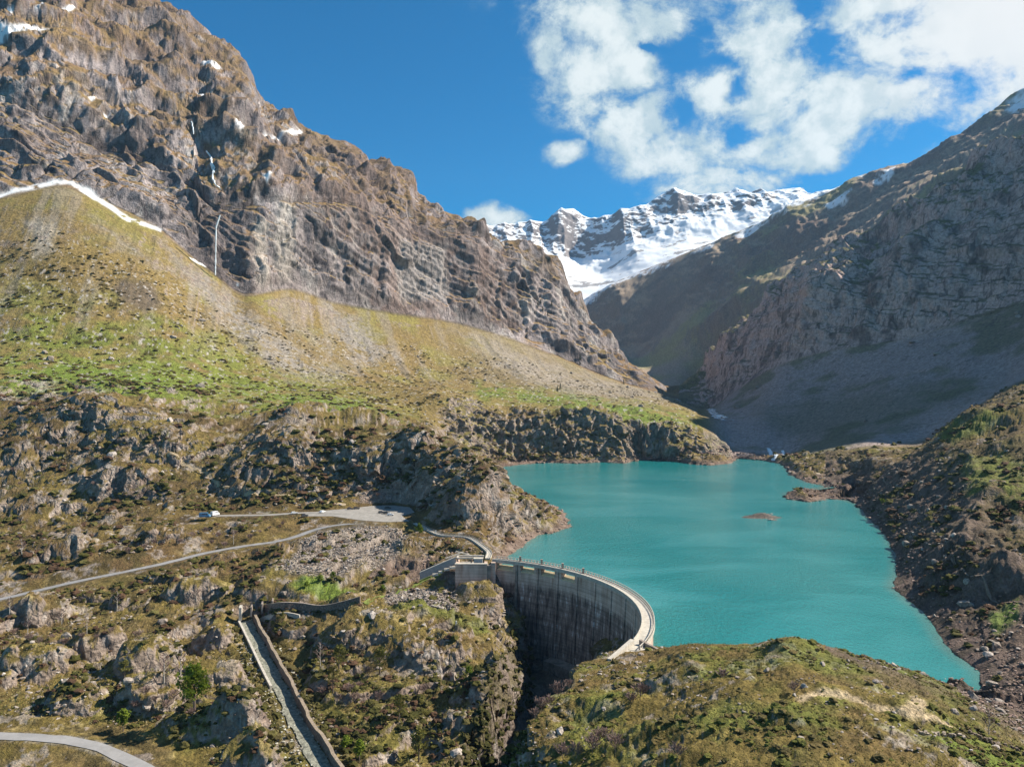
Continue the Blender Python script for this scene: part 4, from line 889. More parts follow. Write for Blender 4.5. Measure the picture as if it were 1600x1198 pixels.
# left bank gate block
gt = tag(empty('gate_block', (-17.3, 356, -8)), 'stained square concrete block beside the left end of the dam, above a grassy mound', 'gate tower')
o_ = Vector(gt.location)
def gbox(name, x0, x1, y0, y1, z0, z1, mat): mb = MB(); mb.box(((x0+x1)/2-o_.x, (y0+y1)/2-o_.y, (z0+z1)/2-o_.z), (x1-x0, y1-y0, z1-z0)); return mb.build(name, mat, gt)
gbox('front_wall', -26, -11.4, 351.2, 352.6, -12, 7.2, M_dam); gbox('side_wall', -26, -24.6, 352.65, 363, -12, 7.2, M_dam); gbox('side_wall', -12.8, -11.4, 352.65, 363, -12, 7.2, M_dam)
gbox('rib', -11.35, -9.7, 350.6, 353.0, -14, 7.0, M_conc2); gbox('rib', -9.6, -7.6, 351.4, 353.4, -20, 8.0, M_dam)
gbox('top_slab', -24.4, -13, 353.0, 363, 5.2, 5.9, M_conc); gbox('coping', -26.2, -11.2, 351.0, 352.8, 7.22, 7.6, M_conc)
gbox('platform_beam', -25.8, -13.2, 357.5, 358.4, 8.4, 9.0, M_conc); gbox('platform_beam', -25.8, -13.2, 362.0, 362.9, 8.4, 9.0, M_conc); gbox('platform_beam', -25.9, -25.1, 357.6, 362.8, 8.4, 8.95, M_conc); gbox('column', -25.7, -25.1, 357.6, 358.2, 5.9, 8.38, M_conc2); gbox('column', -19.3, -18.7, 357.6, 358.2, 5.9, 8.38, M_conc2)
hut = tag(empty('gate_hut', (-15.6, 355.5, 5.9)), 'small plain grey box hut on top of the concrete gate block', 'hut')
def hb(nm, c, s, mat, par=hut): mb = MB(); mb.box(c, s); return mb.build(nm, mat, par)
hb('wall', (0, 0, 1.6), (3.9, 2.8, 3.2), simple('grey_render', (.33,.34,.35), var=.06)); hb('roof', (0, 0, 3.32), (4.3, 3.2, .24), M_conc); d_ = hb('door', (-.9, -1.43, 1.0), (.9, .06, 2.0), M_metal)
h2 = MB(); h2.box((-.55, -1.49, 1.0), (.08, .05, .25)); h2.build('handle', M_dark, d_)
# walkway from the car park to the dam
wk = tag(empty('walkway', WALK[0]), 'narrow pale concrete walkway with railings bending from the car park to the dam', 'walkway')
def rib_part(name, line, width, th, mat, parent, side=0.0, dz=0.0):
    o_ = Vector(parent.location); v = []; n = len(line)
    for i, p in enumerate(line):
        d = line[min(i+1, n-1)]-line[max(i-1, 0)]; d.z = 0; d.normalize(); s = Vector((d.y, -d.x, 0)); c = p+s*side+Vector((0, 0, dz))-o_
        v += [c-s*width/2, c+s*width/2, c+s*width/2-Vector((0,0,th)), c-s*width/2-Vector((0,0,th))]
    f = [(i*4+j, i*4+(j+1) % 4, i*4+4+(j+1) % 4, i*4+4+j) for i in range(n-1) for j in range(4)]+[(3,2,1,0), ((n-1)*4, (n-1)*4+1, (n-1)*4+2, (n-1)*4+3)]
    mb = MB(); mb.add(v, f); return mb.build(name, mat, parent)
half = WALK[len(WALK)//5:]
rib_part('deck', WALK, 2.6, .9, M_conc, wk, 0, .1)
for s_ in (-1.2, 1.2): rib_part('handrail', half, .09, .09, M_metal, wk, s_, 1.2); rib_part('edge_beam', half, .2, .35, M_conc, wk, s_, .42)
pmr = MB(); pmr.box((0, 0, .5), (.12, .12, 1.0)); pmr = pmr.mesh('rail_post', M_metal)
for s_ in (-1.2, 1.2):
    for i in range(0, len(half), 1):
        p = half[i]; d = half[min(i+1, len(half)-1)]-half[max(i-1, 0)]; d.z = 0; d.normalize(); o = link('rail_post', pmr, None, wk); o.location = p+Vector((d.y, -d.x, 0))*s_+Vector((0,0,.12))-Vector(wk.location)
# side channel wall with loose blocks
cw = tag(empty('channel_wall', W(655,893,352)), 'long sloping grey concrete wall running down to the left from the gate block', 'wall')
a_, b_ = W(656,894,352), W(712,870,356); o_ = Vector(cw.location)
cl_ = smooth_line([a_, a_.lerp(b_, .5), b_], 2)
rib_part('wall_face', cl_, .7, 3.4, simple('grey_wall', (.36,.32,.30), var=.12), cw, 0, 0); rib_part('wall_cap', cl_, .95, .22, M_conc, cw, 0, .23)
for (x, y, s_) in [(680,897,2.6),(688,893,1.6),(698,889,2.4),(707,886,2.6)]:
    p = W(x, y, 350); mb = MB(); mb.box((0, 0, 0), (s_, 1.2, .9)); o = mb.build('concrete_block', M_conc); o.location = (p.x, p.y, p.z-.1); o.rotation_euler = (0, 0, .3)
    tag(o, 'pale loose concrete block on the bank below the sloping channel wall', 'concrete block', 'concrete blocks below the channel wall')
for k, (x, y, x2, y2) in enumerate([(690,880,718,868),(696,872,724,862),(712,861,742,869)]):
    p, q = W(x, y, 362), W(x2, y2, 366); mb = MB(); mb.tube([p-p, q-p], .35, 4); o = mb.build('concrete_strut', M_conc); o.location = p
    tag(o, 'thin pale concrete strut crossing the cutting behind the channel wall', 'strut', 'struts across the cutting')
# spillway channel
def offs(line, s): 
    out_ = []
    for i, p in enumerate(line):
        d = line[min(i+1, len(line)-1)]-line[max(i-1, 0)]; d.z = 0; d.normalize(); out_.append(p+Vector((-d.y, d.x, 0))*s)
    return out_
SPR = [p+Vector((.22*math.sin(i*.9)+.15*math.sin(i*2.3), 0, .2*math.sin(i*.7))) for i, p in enumerate(offs(SPILL, 3.3))]
SPLf = offs(SPILL, -2.9)[:len(SPILL)//2]
ribbon('spillway_floor', [p+Vector((.3*math.sin(i*.8), 0, 0)) for i, p in enumerate(SPILL)], 4.8, simple('wet_stony_bed', (.21,.21,.17), var=.5, scale=.9, bump=.9, dist=.5), .05, .5)
def masonry(name, label, cat, line, th, z_up, z_dn, mat, cap=None):
    root = tag(empty(name, line[0]), label, cat)
    rib_part('wall_face', line, th, z_up+z_dn, mat, root, 0, z_up); rib_part('coping', line, th*1.05, .22, cap or M_conc2, root, 0, z_up+.31)
    return root
masonry('spillway_wall', 'tall brown rubble masonry wall on the right side of the spillway channel', 'wall', SPR, 1.0, 2.6, 5.5, M_stone, simple('worn_coping', (.25,.20,.15), var=.3))
masonry('spillway_kerb', 'thin pale concrete wall along the left edge of the spillway channel', 'wall', SPLf, .8, .7, 3, M_conc, M_conc)
RW = hits([(408,955),(440,951),(470,952),(500,956),(530,951),(562,942)])
masonry('retaining_wall', 'curving brown stone retaining wall above the head of the spillway', 'wall', RW, .9, 2.6, 3, M_stone, M_conc2)
RW2 = hits([(405,969),(425,962),(450,960),(468,964)])
masonry('low_wall', 'low pale kerb wall curving round the grass at the spillway head', 'wall', RW2, .6, .7, 2, M_conc, M_conc)
gp = tag(empty('spillway_gate', W(376,957,328)), 'small pale concrete slab gate at the top of the spillway channel', 'sluice')
for (dx, dz_, s3) in ((0, 0, (1.2, 5.0, 5.5)), (4.2, .6, (.7, 5.0, 4.0)), (8.4, 1.6, (.7, 5.0, 4.0)), (12.5, 2.6, (.7, 5.0, 4.0))):
    mb = MB(); mb.box((dx, 4*dx/13, dz_), s3, .25, .9); mb.build('slab', M_conc if dx == 0 else M_conc2, gp)
# metal footbridge in the near gorge
p = W(741,1183,236); fb = tag(empty('metal_footbridge', p, .15), 'short grey steel footbridge at the mouth of the dark gorge', 'footbridge')
hb('deck', (0, 0, 0), (1.5, 7, .2), M_metal, fb); hb('side_rail', (-.8, 0, .55), (.1, 7, 1.0), M_metal, fb); hb('side_rail', (.8, 0, .55), (.1, 7, 1.0), simple('white_steel', (.6,.62,.62), var=.05), fb)
p = hit(712, 976); mb = MB(); mb.box((0, 0, .7), (.7, .5, 1.4), top=.7); mb.box((0, 0, 1.5), (.45, .35, .25)); o = mb.build('marker_stone', simple('whitewash', (.75,.75,.72), var=.05)); o.location = p; tag(o, 'small white marker stone standing on the grassy knoll edge below the dam', 'marker stone')
for (x, y, l) in ((681,833,'white post at the bend where the lane leaves the car park'),(628,811,'white post beside the white car at the car park edge')):
    p = We(x, y, 8.6); mb = MB(); mb.tube([(0,0,-.3),(0,0,1.5)], .14, 6); mb.box((0,0,1.55), (.34,.34,.14)); o = mb.build('marker_post', simple('white_paint', (.75,.75,.75), var=.04)); o.location = p; tag(o, l, 'post')
# ------------------------------------------------------------------ streams and falls
M_foam, g = make_mat('white_water'); p_ = g.n('ShaderNodeNewGeometry').outputs['Position']
c_ = g.mix(g.ramp(g.noise(p_, .8, 4, .6).outputs[0], .4, .6), (.55,.62,.66,1), (.85,.88,.9,1))
out(g, g.n('ShaderNodeBsdfPrincipled', ins={'Base Color': c_, 'Roughness': .35}).outputs[0])
M_river, g = make_mat('river_water'); p_ = g.n('ShaderNodeNewGeometry').outputs['Position']
c_ = g.mix(g.ramp(g.noise(p_, .12, 5, .7).outputs[0], .42, .56), (.10,.11,.11,1), (.62,.68,.74,1))
out(g, g.n('ShaderNodeBsdfPrincipled', ins={'Base Color': c_, 'Roughness': .25}).outputs[0])
def stream(lst, wdt, mat=None, dz=.5, step=4, rough=.4):
    return ribbon('stream', hits(lst, step), wdt, mat or M_river, dz, rough*wdt*.5, drape=True)
stream([(1046,612),(1052,618),(1060,626),(1072,630)], 13, M_river, 1.0); stream([(1108,638),(1114,646),(1118,652),(1130,657),(1145,658)], 12, M_river, 1.0); stream([(1114,648),(1126,650),(1134,654)], 7, M_river, 1.0)
stream([(1196,700),(1203,706),(1212,712),(1205,717)], 5, M_foam, .5, 3); stream([(1222,704),(1226,713)], 3, M_foam, .5, 3)

def fall(name, pts, wdt, label, wob=1.0):
    """a fall of white water: a thick wavering ribbon hanging just off the rock"""
    rnd = random.Random(5); mb = MB(); n = len(pts)
    def w3(i): return wdt*(.7+.6*rnd.random())
    P_ = [Vector(p) for p in pts]; mb.tube([p-P_[0] for p in P_], [w3(i)/2 for i in range(n)], 6)
    o = mb.build(name, M_foam); o.location = P_[0]; return tag(o, label, 'waterfall')
t_ = hit(344, 336, 9.9); b_ = hit(338, 431, 9.0)
if t_ and b_:
    off = Vector((0, -1, 0)); pts = []
    for i in range(26):
        q = i/25; x_ = 344-6*min(1, q*5)-1.5*q; y_ = 336+q*94
        zz_ = min(t_.y, b_.y)-4; pts.append(W(x_, y_, zz_-6*q))
    fall('waterfall', pts, 1.9, 'long thin white waterfall dropping sheer down the dark cliff')
def cascade(lst, wdt, label):
    pts = []
    for i in range(len(lst)-1):
        for k in range(4):
            q = k/4; h_ = hit(lst[i][0]+(lst[i+1][0]-lst[i][0])*q, lst[i][1]+(lst[i+1][1]-lst[i][1])*q, 10.0)
            if h_: pts.append(h_+Vector((.6, -2.2, 1.2)))
    if len(pts) > 3: fall('waterfall', pts, wdt, label)
cascade([(296,192),(299,205),(304,214)], 2.0, 'thin upper thread of white water high on the brown slope'); cascade([(328,238),(334,248),(336,262),(341,275)], 2.4, 'pair of white threads above the bend of the cascade')
cascade([(334,250),(339,264),(338,280),(341,290),(350,300)], 2.6, 'stepped white cascade feeding the long waterfall below')
# ------------------------------------------------------------------ scattered cover, merged
VIS = np.zeros(X.shape, bool); rm = np.minimum.accumulate(YPRJ, axis=0); VIS[1:] = YPRJ[1:] <= rm[:-1]+.5; VIS &= (PX > -20) & (PX < 1620)
def ico(sub):
    bm = bmesh.new(); bmesh.ops.create_icosphere(bm, subdivisions=sub, radius=1); v = np.array([q.co[:] for q in bm.verts]); f = np.array([[a.index for a in t.verts] for t in bm.faces]); bm.free(); return v, f
rs = np.random.RandomState(3)
def rock_t(sub, seed):
    r = np.random.RandomState(seed); v, f = ico(sub); v = v.copy()
    for _ in range(9):
        n = r.normal(size=3); n /= np.linalg.norm(n); d = .45+.4*r.rand(); e = v@n; v = v-np.outer(np.maximum(e-d, 0), n)
    v *= 1+.08*r.normal(size=(len(v), 1)); v *= np.array([1, .75+.4*r.rand(), .55+.3*r.rand()]); return v, f
def bush_t(seed):
    r = np.random.RandomState(seed); v, f = ico(2); k = v[:, 2] > -.35; v = v.copy()
    v *= (1+.22*r.normal(size=(len(v), 1))); v[:, 2] = np.maximum(v[:, 2], -.25); keep = k[f].any(1); return v, f[keep]
def scatter(name, idx, tmpl, size, zs, cols, mat, sink=.2, smooth=False, jit=.8):
    """merge many small copies into one mesh"""
    n = len(idx[0]); V = []; Fc = []; Cc = []; base = 0
    px_, py_, pz_ = X[idx], Y[idx], EV[idx]
    which = rs.randint(0, len(tmpl), n)
    for t, (v, f) in enumerate(tmpl):
        m = np.where(which == t)[0]
        if len(m) == 0: continue
        a = rs.rand(len(m))*6.283; s = size[m]; ca, sa = np.cos(a), np.sin(a); zz = zs*(.7+.6*rs.rand(len(m)))
        vx = v[None, :, 0]*s[:, None]; vy = v[None, :, 1]*s[:, None]; vz = v[None, :, 2]*(s*zz)[:, None]
        x = vx*ca[:, None]-vy*sa[:, None]+(px_[m]+rs.uniform(-jit, jit, len(m)))[:, None]; y = vx*sa[:, None]+vy*ca[:, None]+(py_[m]+rs.uniform(-jit, jit, len(m)))[:, None]
        z = vz+(pz_[m]+(s*zz)*(.5-sink))[:, None]
        V.append(np.stack([x, y, z], -1).reshape(-1, 3)); Fc.append((f[None]+(np.arange(len(m))*len(v))[:, None, None]).reshape(-1, 3)+base)
        base += len(m)*len(v); c = cols[m]; Cc.append(np.repeat(c[:, None, :], len(v), 1).reshape(-1, 3)*(1+.12*rs.normal(size=(len(m)*len(v), 1))))
    V = np.concatenate(V).astype(np.float32); Fc = np.concatenate(Fc).astype(np.int32); Cc = np.clip(np.concatenate(Cc), 0, 1)
    me = bpy.data.meshes.new(name); me.vertices.add(len(V)); me.vertices.foreach_set('co', V.reshape(-1)); me.loops.add(Fc.size); me.loops.foreach_set('vertex_index', Fc.reshape(-1))
    me.polygons.add(len(Fc)); me.polygons.foreach_set('loop_start', (np.arange(len(Fc))*3).astype(np.int32)); me.polygons.foreach_set('use_smooth', np.full(len(Fc), smooth))
    at = me.color_attributes.new('albedo', 'FLOAT_COLOR', 'POINT'); rgba = np.ones((len(V), 4), np.float32); rgba[:, :3] = Cc; at.data.foreach_set('color', rgba.reshape(-1))
    me.update(calc_edges=True); me.materials.append(mat); o = bpy.data.objects.new(name, me); sc.collection.objects.link(o); o['kind'] = 'stuff'; return o
def pick(mask, n):
    ii = np.where(mask); 
    if len(ii[0]) == 0: return None
    k = rs.choice(len(ii[0]), min(n, len(ii[0])), replace=False); return (ii[0][k], ii[1][k])
def vmat(name, bump, scale, rough=.9, dist=.3):
    m, g = make_mat(name); p = g.n('ShaderNodeNewGeometry').outputs['Position']; n = g.noise(p, scale, 4, .7).outputs[0]; k = g.ramp(n, .3, .7, .6, 1.4)
    c = g.mix(1.0, g.n('ShaderNodeAttribute', attribute_name='albedo').outputs['Color'], g.n('ShaderNodeCombineColor', ins={0: k, 1: k, 2: k}).outputs[0], 'MULTIPLY')
    b = g.n('ShaderNodeBump', ins={'Strength': bump, 'Distance': dist, 'Height': n}); out(g, g.n('ShaderNodeBsdfPrincipled', ins={'Base Color': c, 'Roughness': rough, 'Specular IOR Level': .12, 'Normal': b.outputs[0]}).outputs[0]); return m
M_bush = vmat('low_shrub_leaves', 1.0, 3.5, .9, .5); M_rock = vmat('loose_stone', .7, 1.5, .92, .25)
rocks1 = [rock_t(1, 40+i) for i in range(8)]; bushes = [bush_t(60+i) for i in range(6)]
dry = (SDL > 4) & (RDIST > .35) & VIS & ~EVg
def pal(n, *cs):
    cs = np.array(cs); k = rs.randint(0, len(cs), n); return cs[k]*(.8+.4*rs.rand(n, 1))
shf = n6+.9*n18+.25*n2
ii = pick(dry & (SV > .8) & (SV < 7.4) & (shf+.5*n60 > .2) & (NZ > .45) & ((PX < 800) | (SV > 2.5)), 4600); sz = .55+1.5*rs.rand(len(ii[0]))**2*np.clip(Y[ii]/300, .5, 2)
scatter('low_shrubs', ii, bushes, sz, .55, pal(len(sz), (.05,.05,.014), (.075,.07,.018), (.10,.09,.03), (.085,.05,.03)), M_bush, .25, False)
ii = pick(dry & (SV > .8) & (SV < 2.15) & (PX > 770) & (shf > .12), 1300); sz = (.25+.9*rs.rand(len(ii[0]))**2.2)
scatter('low_shrubs', ii, bushes, sz, .5, pal(len(sz), (.11,.115,.028), (.145,.14,.035), (.15,.115,.045), (.09,.075,.03)), M_bush, .3, False)
ii = pick(VIS & EVg & (EV > -36) & (PX < 830) & (Z < 345), 500); sz = .5+.9*rs.rand(len(ii[0]))
scatter('low_shrubs', ii, bushes, sz, .8, pal(len(sz), (.05,.05,.016), (.08,.07,.025)), M_bush, .2, False)
ii = pick(dry & (tal > .5) & (SV < 9.6) & (shf > .08) & (PX < 1080), 3600); sz = .8+1.7*rs.rand(len(ii[0]))**2
scatter('low_shrubs', ii, bushes, sz, .4, pal(len(sz), (.065,.055,.016), (.09,.06,.022)), M_bush, .3, False)
RC = [(.29,.25,.215), (.24,.20,.17), (.35,.31,.28), (.19,.15,.125)]
ii = pick((sc1 > .35) & VIS & (SV < 5), 3000); sz = .3+.65*rs.rand(len(ii[0]))**1.6
scatter('boulder_scree', ii, rocks1, sz, .8, pal(len(sz), *RC), M_rock, .15)
ii = pick(dry & (SV > .8) & (SV < 7.3) & (fbm3(P, 14, 3, .6, off=171) > .15), 3000); sz = (.3+.9*rs.rand(len(ii[0]))**2.4)*np.clip(Y[ii]/280, .45, 1.6)
scatter('loose_stones', ii, rocks1, sz, .7, pal(len(sz), *RC), M_rock, .3)
ii = pick(VIS & (tal > .5) & (n_st+.5*n18 > .1) & (SV < 9.9), 2200); sz = .45+1.1*rs.rand(len(ii[0]))**2.5
scatter('loose_stones', ii, rocks1, sz, .7, pal(len(sz), (.42,.39,.36), (.32,.28,.25)), M_rock, .3)
ii = pick(VIS & (SDL > .1) & (SDL < 40) & (EV < 11) & (SV < 9) & ((Z > 365) | (X > 60)), 2600); sz = (.4+1.0*rs.rand(len(ii[0]))**2.2)*np.clip(Y[ii]/420, .6, 1.8)
scatter('shore_stones', ii, rocks1, sz, .7, pal(len(sz), (.24,.17,.14), (.30,.22,.18), (.18,.13,.11)), M_rock, .3)
sd_ = seg_dist(X[:NR9].astype(np.float32), Y[:NR9].astype(np.float32), [(p[0], p[1]) for p in SPILL]); sdm = np.full(X.shape, 99, np.float32); sdm[:NR9] = sd_
ii = pick((sdm > 4.2) & (sdm < 8) & VIS & (SV < 4), 260); sz = .5+.9*rs.rand(len(ii[0]))
scatter('low_shrubs', ii, bushes, sz, .7, pal(len(sz), (.07,.065,.02), (.12,.10,.04)), M_bush, .1, False)
ii = pick((sdm < 8) & VIS & (SV < 4), 900); sz = .3+.5*rs.rand(len(ii[0]))
scatter('channel_stones', ii, rocks1, sz, .7, pal(len(sz), (.38,.37,.31), (.30,.27,.22)), M_rock, .2)
# straw coloured grass tussocks
def tuft_t(seed):
    r = np.random.RandomState(seed); v = []; f = []
    for k in range(9):
        a = r.rand()*6.28; l = .5+.5*r.rand(); b = len(v); dx, dy = math.cos(a), math.sin(a); wv = .12
        v += [(-dy*wv+dx*.1, dx*wv+dy*.1, -.2), (dy*wv+dx*.1, -dx*wv+dy*.1, -.2), (dx*l*.9, dy*l*.9, .6+.5*r.rand())]; f.append((b, b+1, b+2))
    return np.array(v), np.array(f)
tufts = [tuft_t(i) for i in range(4)]
ii = pick(dry & (SV > .8) & (SV < 4.6) & (PX < 790) & (NZ > .5), 5000); sz = .35+.5*rs.rand(len(ii[0]))
scatter('grass_tussocks', ii, tufts, sz, .9, pal(len(sz), (.40,.33,.17), (.33,.28,.12), (.20,.20,.06)), M_bush, .3)
ii = pick(dry & (SV > .8) & (SV < 2.1) & (PX > 770), 6000); sz = .18+.3*rs.rand(len(ii[0]))
scatter('grass_tussocks', ii, tufts, sz, .8, pal(len(sz), (.22,.20,.06), (.17,.18,.045), (.28,.23,.10)), M_bush, .3)
# ------------------------------------------------------------------ single boulders
bmeshes = []
for i in range(10):
    v, f = rock_t(2, 200+i); mb = MB(); mb.add([tuple(q) for q in v], [tuple(int(a) for a in q) for q in f]); me = mb.mesh('boulder')
    at = me.color_attributes.new('albedo', 'FLOAT_COLOR', 'POINT'); c = RC[i % 3]; at.data.foreach_set('color', [c[0], c[1], c[2], 1]*len(v)); me.materials.append(M_rock); bmeshes.append(me)
LM = [(338,430,'the foot of the long waterfall'),(110,300,'the snow covered talus apex'),(510,590,'the grey scree chute'),(200,620,'the bright green meadow'),(210,465,'the dark outcrop on the grass slope'),(60,630,'the shaded crag'),(590,800,'the gravel car park'),(330,806,'the parked vans'),(590,740,'the dark quarried cliff'),
      (740,920,'the grassy mound under the gate block'),(385,960,'the spillway head'),(450,1100,'the spillway channel'),(303,1090,'the bright green tree'),(120,1156,'the lower road'),(150,903,'the upper road'),(640,1090,'the knoll cliff'),(540,880,'the boulder scree'),(790,1060,'the gorge rim'),
      (1240,1003,'the top of the near hill'),(1380,1108,'the pale footpath'),(1500,1150,'the dry stone wall'),(1000,1015,'the dam abutment'),(1060,1150,'the hollow of the near hill'),(1290,770,'the rocky spit'),(1400,860,'the narrow eastern beach'),(1500,1040,'the lake inlet corner'),(1560,760,'the green ledge'),(1430,780,'the eastern path'),
      (1130,655,'the braided river'),(1215,710,'the river mouth cascade'),(1350,540,'the shaded cliff foot'),(900,690,'the plateau cliff'),(1040,625,'the valley mouth'),(760,600,'the lower talus'),(680,640,'the small gully'),(430,850,'the road bend'),(120,700,'the left crags')]
_seen = {}
def where(x, y):
    l = min(LM, key=lambda q: (q[0]-x)**2+1.6*(q[1]-y)**2); dx, dy = x-l[0], y-l[1]
    if abs(dx) < 9 and abs(dy) < 9: return 'at '+l[2]
    if abs(dx) > abs(dy)*1.2: return ('well ' if abs(dx) > 70 else '')+('left of ' if dx < 0 else 'right of ')+l[2]
    return ('well ' if abs(dy) > 50 else '')+('above ' if dy < 0 else 'below ')+l[2]
def sized(s, a, b): return ('small', 'mid sized', 'large', 'very large')[int(min(3, 4*(s-a)/(b-a+1e-6)))]
def boulders(mask, n, smin, smax, label, group, p=2.0):
    ii = pick(mask, n)
    if ii is None: return
    for r, c in zip(*ii):
        s = smin+(smax-smin)*rs.rand()**p; o = link('boulder', bmeshes[rs.randint(10)]); o.location = (X[r, c], Y[r, c], EV[r, c]+s*.12); o.scale = (s, s*(.8+.4*rs.rand()), s*(.7+.3*rs.rand())); o.rotation_euler = (rs.uniform(-.3, .3), rs.uniform(-.3, .3), rs.rand()*6.28)
        px_ = CX+X[r, c]/Y[r, c]*F; py_ = YPRJ[r, c]; tag(o, (sized(s, smin, smax)+' '+label.split(' boulder')[0]+' boulder '+where(px_, py_)), 'boulder', group)
boulders(VIS & (tal > .6) & (SV > 7.3) & (SV < 9.4) & (PX < 640), 46, 1.6, 5.5, 'pale grey boulder lying on the grassy slope under the left cliffs', 'boulders on the grassy slope')
boulders(VIS & (tal > .6) & (SV > 8.4) & (SV < 9.7) & (PX > 640) & (PX < 1060), 26, 1.8, 6, 'weathered boulder at the foot of the talus above the lake plateau', 'boulders at the talus foot')
boulders(dry & (SV > .9) & (SV < 3.4) & (PX < 770), 34, 1.0, 2.8, 'brown grey boulder among scrub in the valley below the dam', 'boulders below the dam')
boulders(dry & (SV > 4.6) & (SV < 6.9) & (PX < 780), 26, 1.4, 4.5, 'rounded boulder among dark scrub on the rocky hills behind the car park', 'boulders on the rocky hills')
boulders(dry & (SV > 1.0) & (SV < 2.05) & (PX > 840), 30, .6, 1.7, 'lichen grey boulder in the turf of the near right hill', 'boulders on the near right hill')
boulders(VIS & (SDL > 1) & (SDL < 30) & (PX > 1340) & (SV < 7), 30, 1.0, 3.2, 'dark brown boulder on the bare eastern lake shore', 'boulders along the eastern shore')
boulders(VIS & (PX > 1150) & (SV > 7.2) & (SV < 9.9) & (SDL > 6), 24, 2, 6.5, 'dark boulder on the shaded talus under the right mountain', 'boulders on the shaded talus')
for (x, y, s, l) in [(1181,808,3.6,'long low rock islet in the middle of the lake'),(1205,812,2.0,'small rock islet beside the long islet in the lake'),(1238,741,4.6,'big dark boulder standing in the water at the lake head'),(1205,803,1.0,'tiny rock just breaking the lake surface behind the islet')]:
    c = We(x, y); o = link('rock_islet', bmeshes[rs.randint(10)]); o.location = (c.x, c.y, .3 if s < 4 else 1.6); o.scale = (s*1.5 if s < 4 else s, s*.9, s*.45 if s < 4 else s*.8); o.rotation_euler = (0, 0, rs.rand()*.5); tag(o, l, 'rock')
# ------------------------------------------------------------------ trees and bushes
M_bark = simple('pale_bark', (.42,.38,.33), var=.3, scale=2); M_bark2 = simple('dark_bark', (.13,.10,.08), var=.3, scale=2); M_twig = simple('purple_brown_twigs', (.21,.145,.125), var=.25, scale=1)
def leafmat(name, c1, c2):
    m, g = make_mat(name); n = g.noise(g.n('ShaderNodeTexCoord').outputs['Object'], 1.2, 3, .6).outputs[0]; c = g.mix(g.ramp(n, .35, .65), (*c1, 1), (*c2, 1))
    d = g.n('ShaderNodeBsdfDiffuse', ins={'Color': c}); t = g.n('ShaderNodeBsdfTranslucent', ins={'Color': c}); out(g, g.n('ShaderNodeMixShader', ins={0: .35, 1: d.outputs[0], 2: t.outputs[0]}).outputs[0]); return m
M_leafG = leafmat('spring_leaves', (.20,.25,.035), (.12,.17,.03)); M_leafO = leafmat('olive_leaves', (.18,.17,.05), (.11,.11,.035)); M_leafD = leafmat('dark_needles', (.025,.035,.012), (.04,.05,.018))
def branches(rnd, h, spread, n, n2, r0):
    """trunk path, limb paths, twig paths"""
    tr = [Vector((0,0,-.6))]
    for i in range(6): tr.append(Vector((rnd.uniform(-.03, .03)*h*i/3, rnd.uniform(-.03, .03)*h*i/3, h*(i+1)/6)))
    limbs = []; twigs = []
    for k in range(n):
        t = .25+.7*k/n; i = int(t*6); b = tr[i].lerp(tr[min(i+1, 6)], t*6-i); a = k*2.4+rnd.uniform(-.4, .4); L = spread*(1.15-t)*rnd.uniform(.7, 1.1)
        d = Vector((math.cos(a), math.sin(a), rnd.uniform(.7, 1.2))).normalized(); e = b+d*L; mid = b+d*L*.5+Vector((0,0,-.04*L)); limbs.append([b, mid, e])
        for j in range(n2):
            q = rnd.uniform(.25, 1); s = b.lerp(e, q); d2 = (d+Vector((rnd.uniform(-1,1), rnd.uniform(-1,1), rnd.uniform(-.2,.9)))).normalized(); twigs.append([s, s+d2*L*rnd.uniform(.25, .5)])
    return tr, limbs, twigs
def tree(name, seed, h, spread, leaf, bark, nleaf, lsize, n=11, n2=7, tr_r=.03, twig=.035):
    rnd = random.Random(seed); root = bpy.data.objects.new(name, None); sc.collection.objects.link(root)
    tr, li, tw = branches(rnd, h, spread, n, n2, tr_r); mb = MB(); mb.tube(tr, [h*tr_r*(1-.8*i/6) for i in range(7)], 6)
    for l in li: mb.tube(l, [h*tr_r*.45, h*tr_r*.3, h*tr_r*.12], 4)
    mb.build('trunk', bark, root); mb = MB()
    for t in tw: mb.tube(t, [twig, twig*.4], 3)
    if leaf is None: mb.build('twigs', M_twig, root)['kind'] = 'stuff'
    else:
        for _ in range(nleaf):
            t = rnd.choice(tw+li); c = t[0].lerp(t[-1], rnd.uniform(.3, 1.1))+Vector((rnd.gauss(0, .1), rnd.gauss(0, .1), rnd.gauss(0, .1)))*spread; u = Vector((rnd.gauss(0,1), rnd.gauss(0,1), rnd.gauss(0,1))).normalized(); v = u.orthogonal().normalized(); s = lsize*rnd.uniform(.6, 1.3)
            mb.add([c-u*s, c+v*s*.7, c+u*s, c-v*s*.7], [(0,1,2,3)])
        mb.build('crown', leaf, root)
    return root
def copy_tree(o):
    c = o.copy(); sc.collection.objects.link(c)
    for ch in list(o.children): d = ch.copy(); sc.collection.objects.link(d); d.parent = c
    return c
def put(root, x, y, s=1.0, label=None, cat=None, group=None, first=[None], kmin=0.0):
    p = hit(x, y, kmin)
    if p is None: return
    if root.get('used'): root = copy_tree(root)
    else: root['used'] = 1
    root.location = p; root.scale = (s, s, s*rs.uniform(.9, 1.1)); root.rotation_euler = (0, 0, rs.rand()*6.28); tag(root, label, cat, group); return root
B1 = tree('bare_birch', 1, 9, 3.2, None, M_bark, 0, 0, 14, 13, .019, .065); B2 = tree('bare_birch', 2, 8, 3.6, None, M_bark, 0, 0, 16, 14, .02, .065)
k = 0
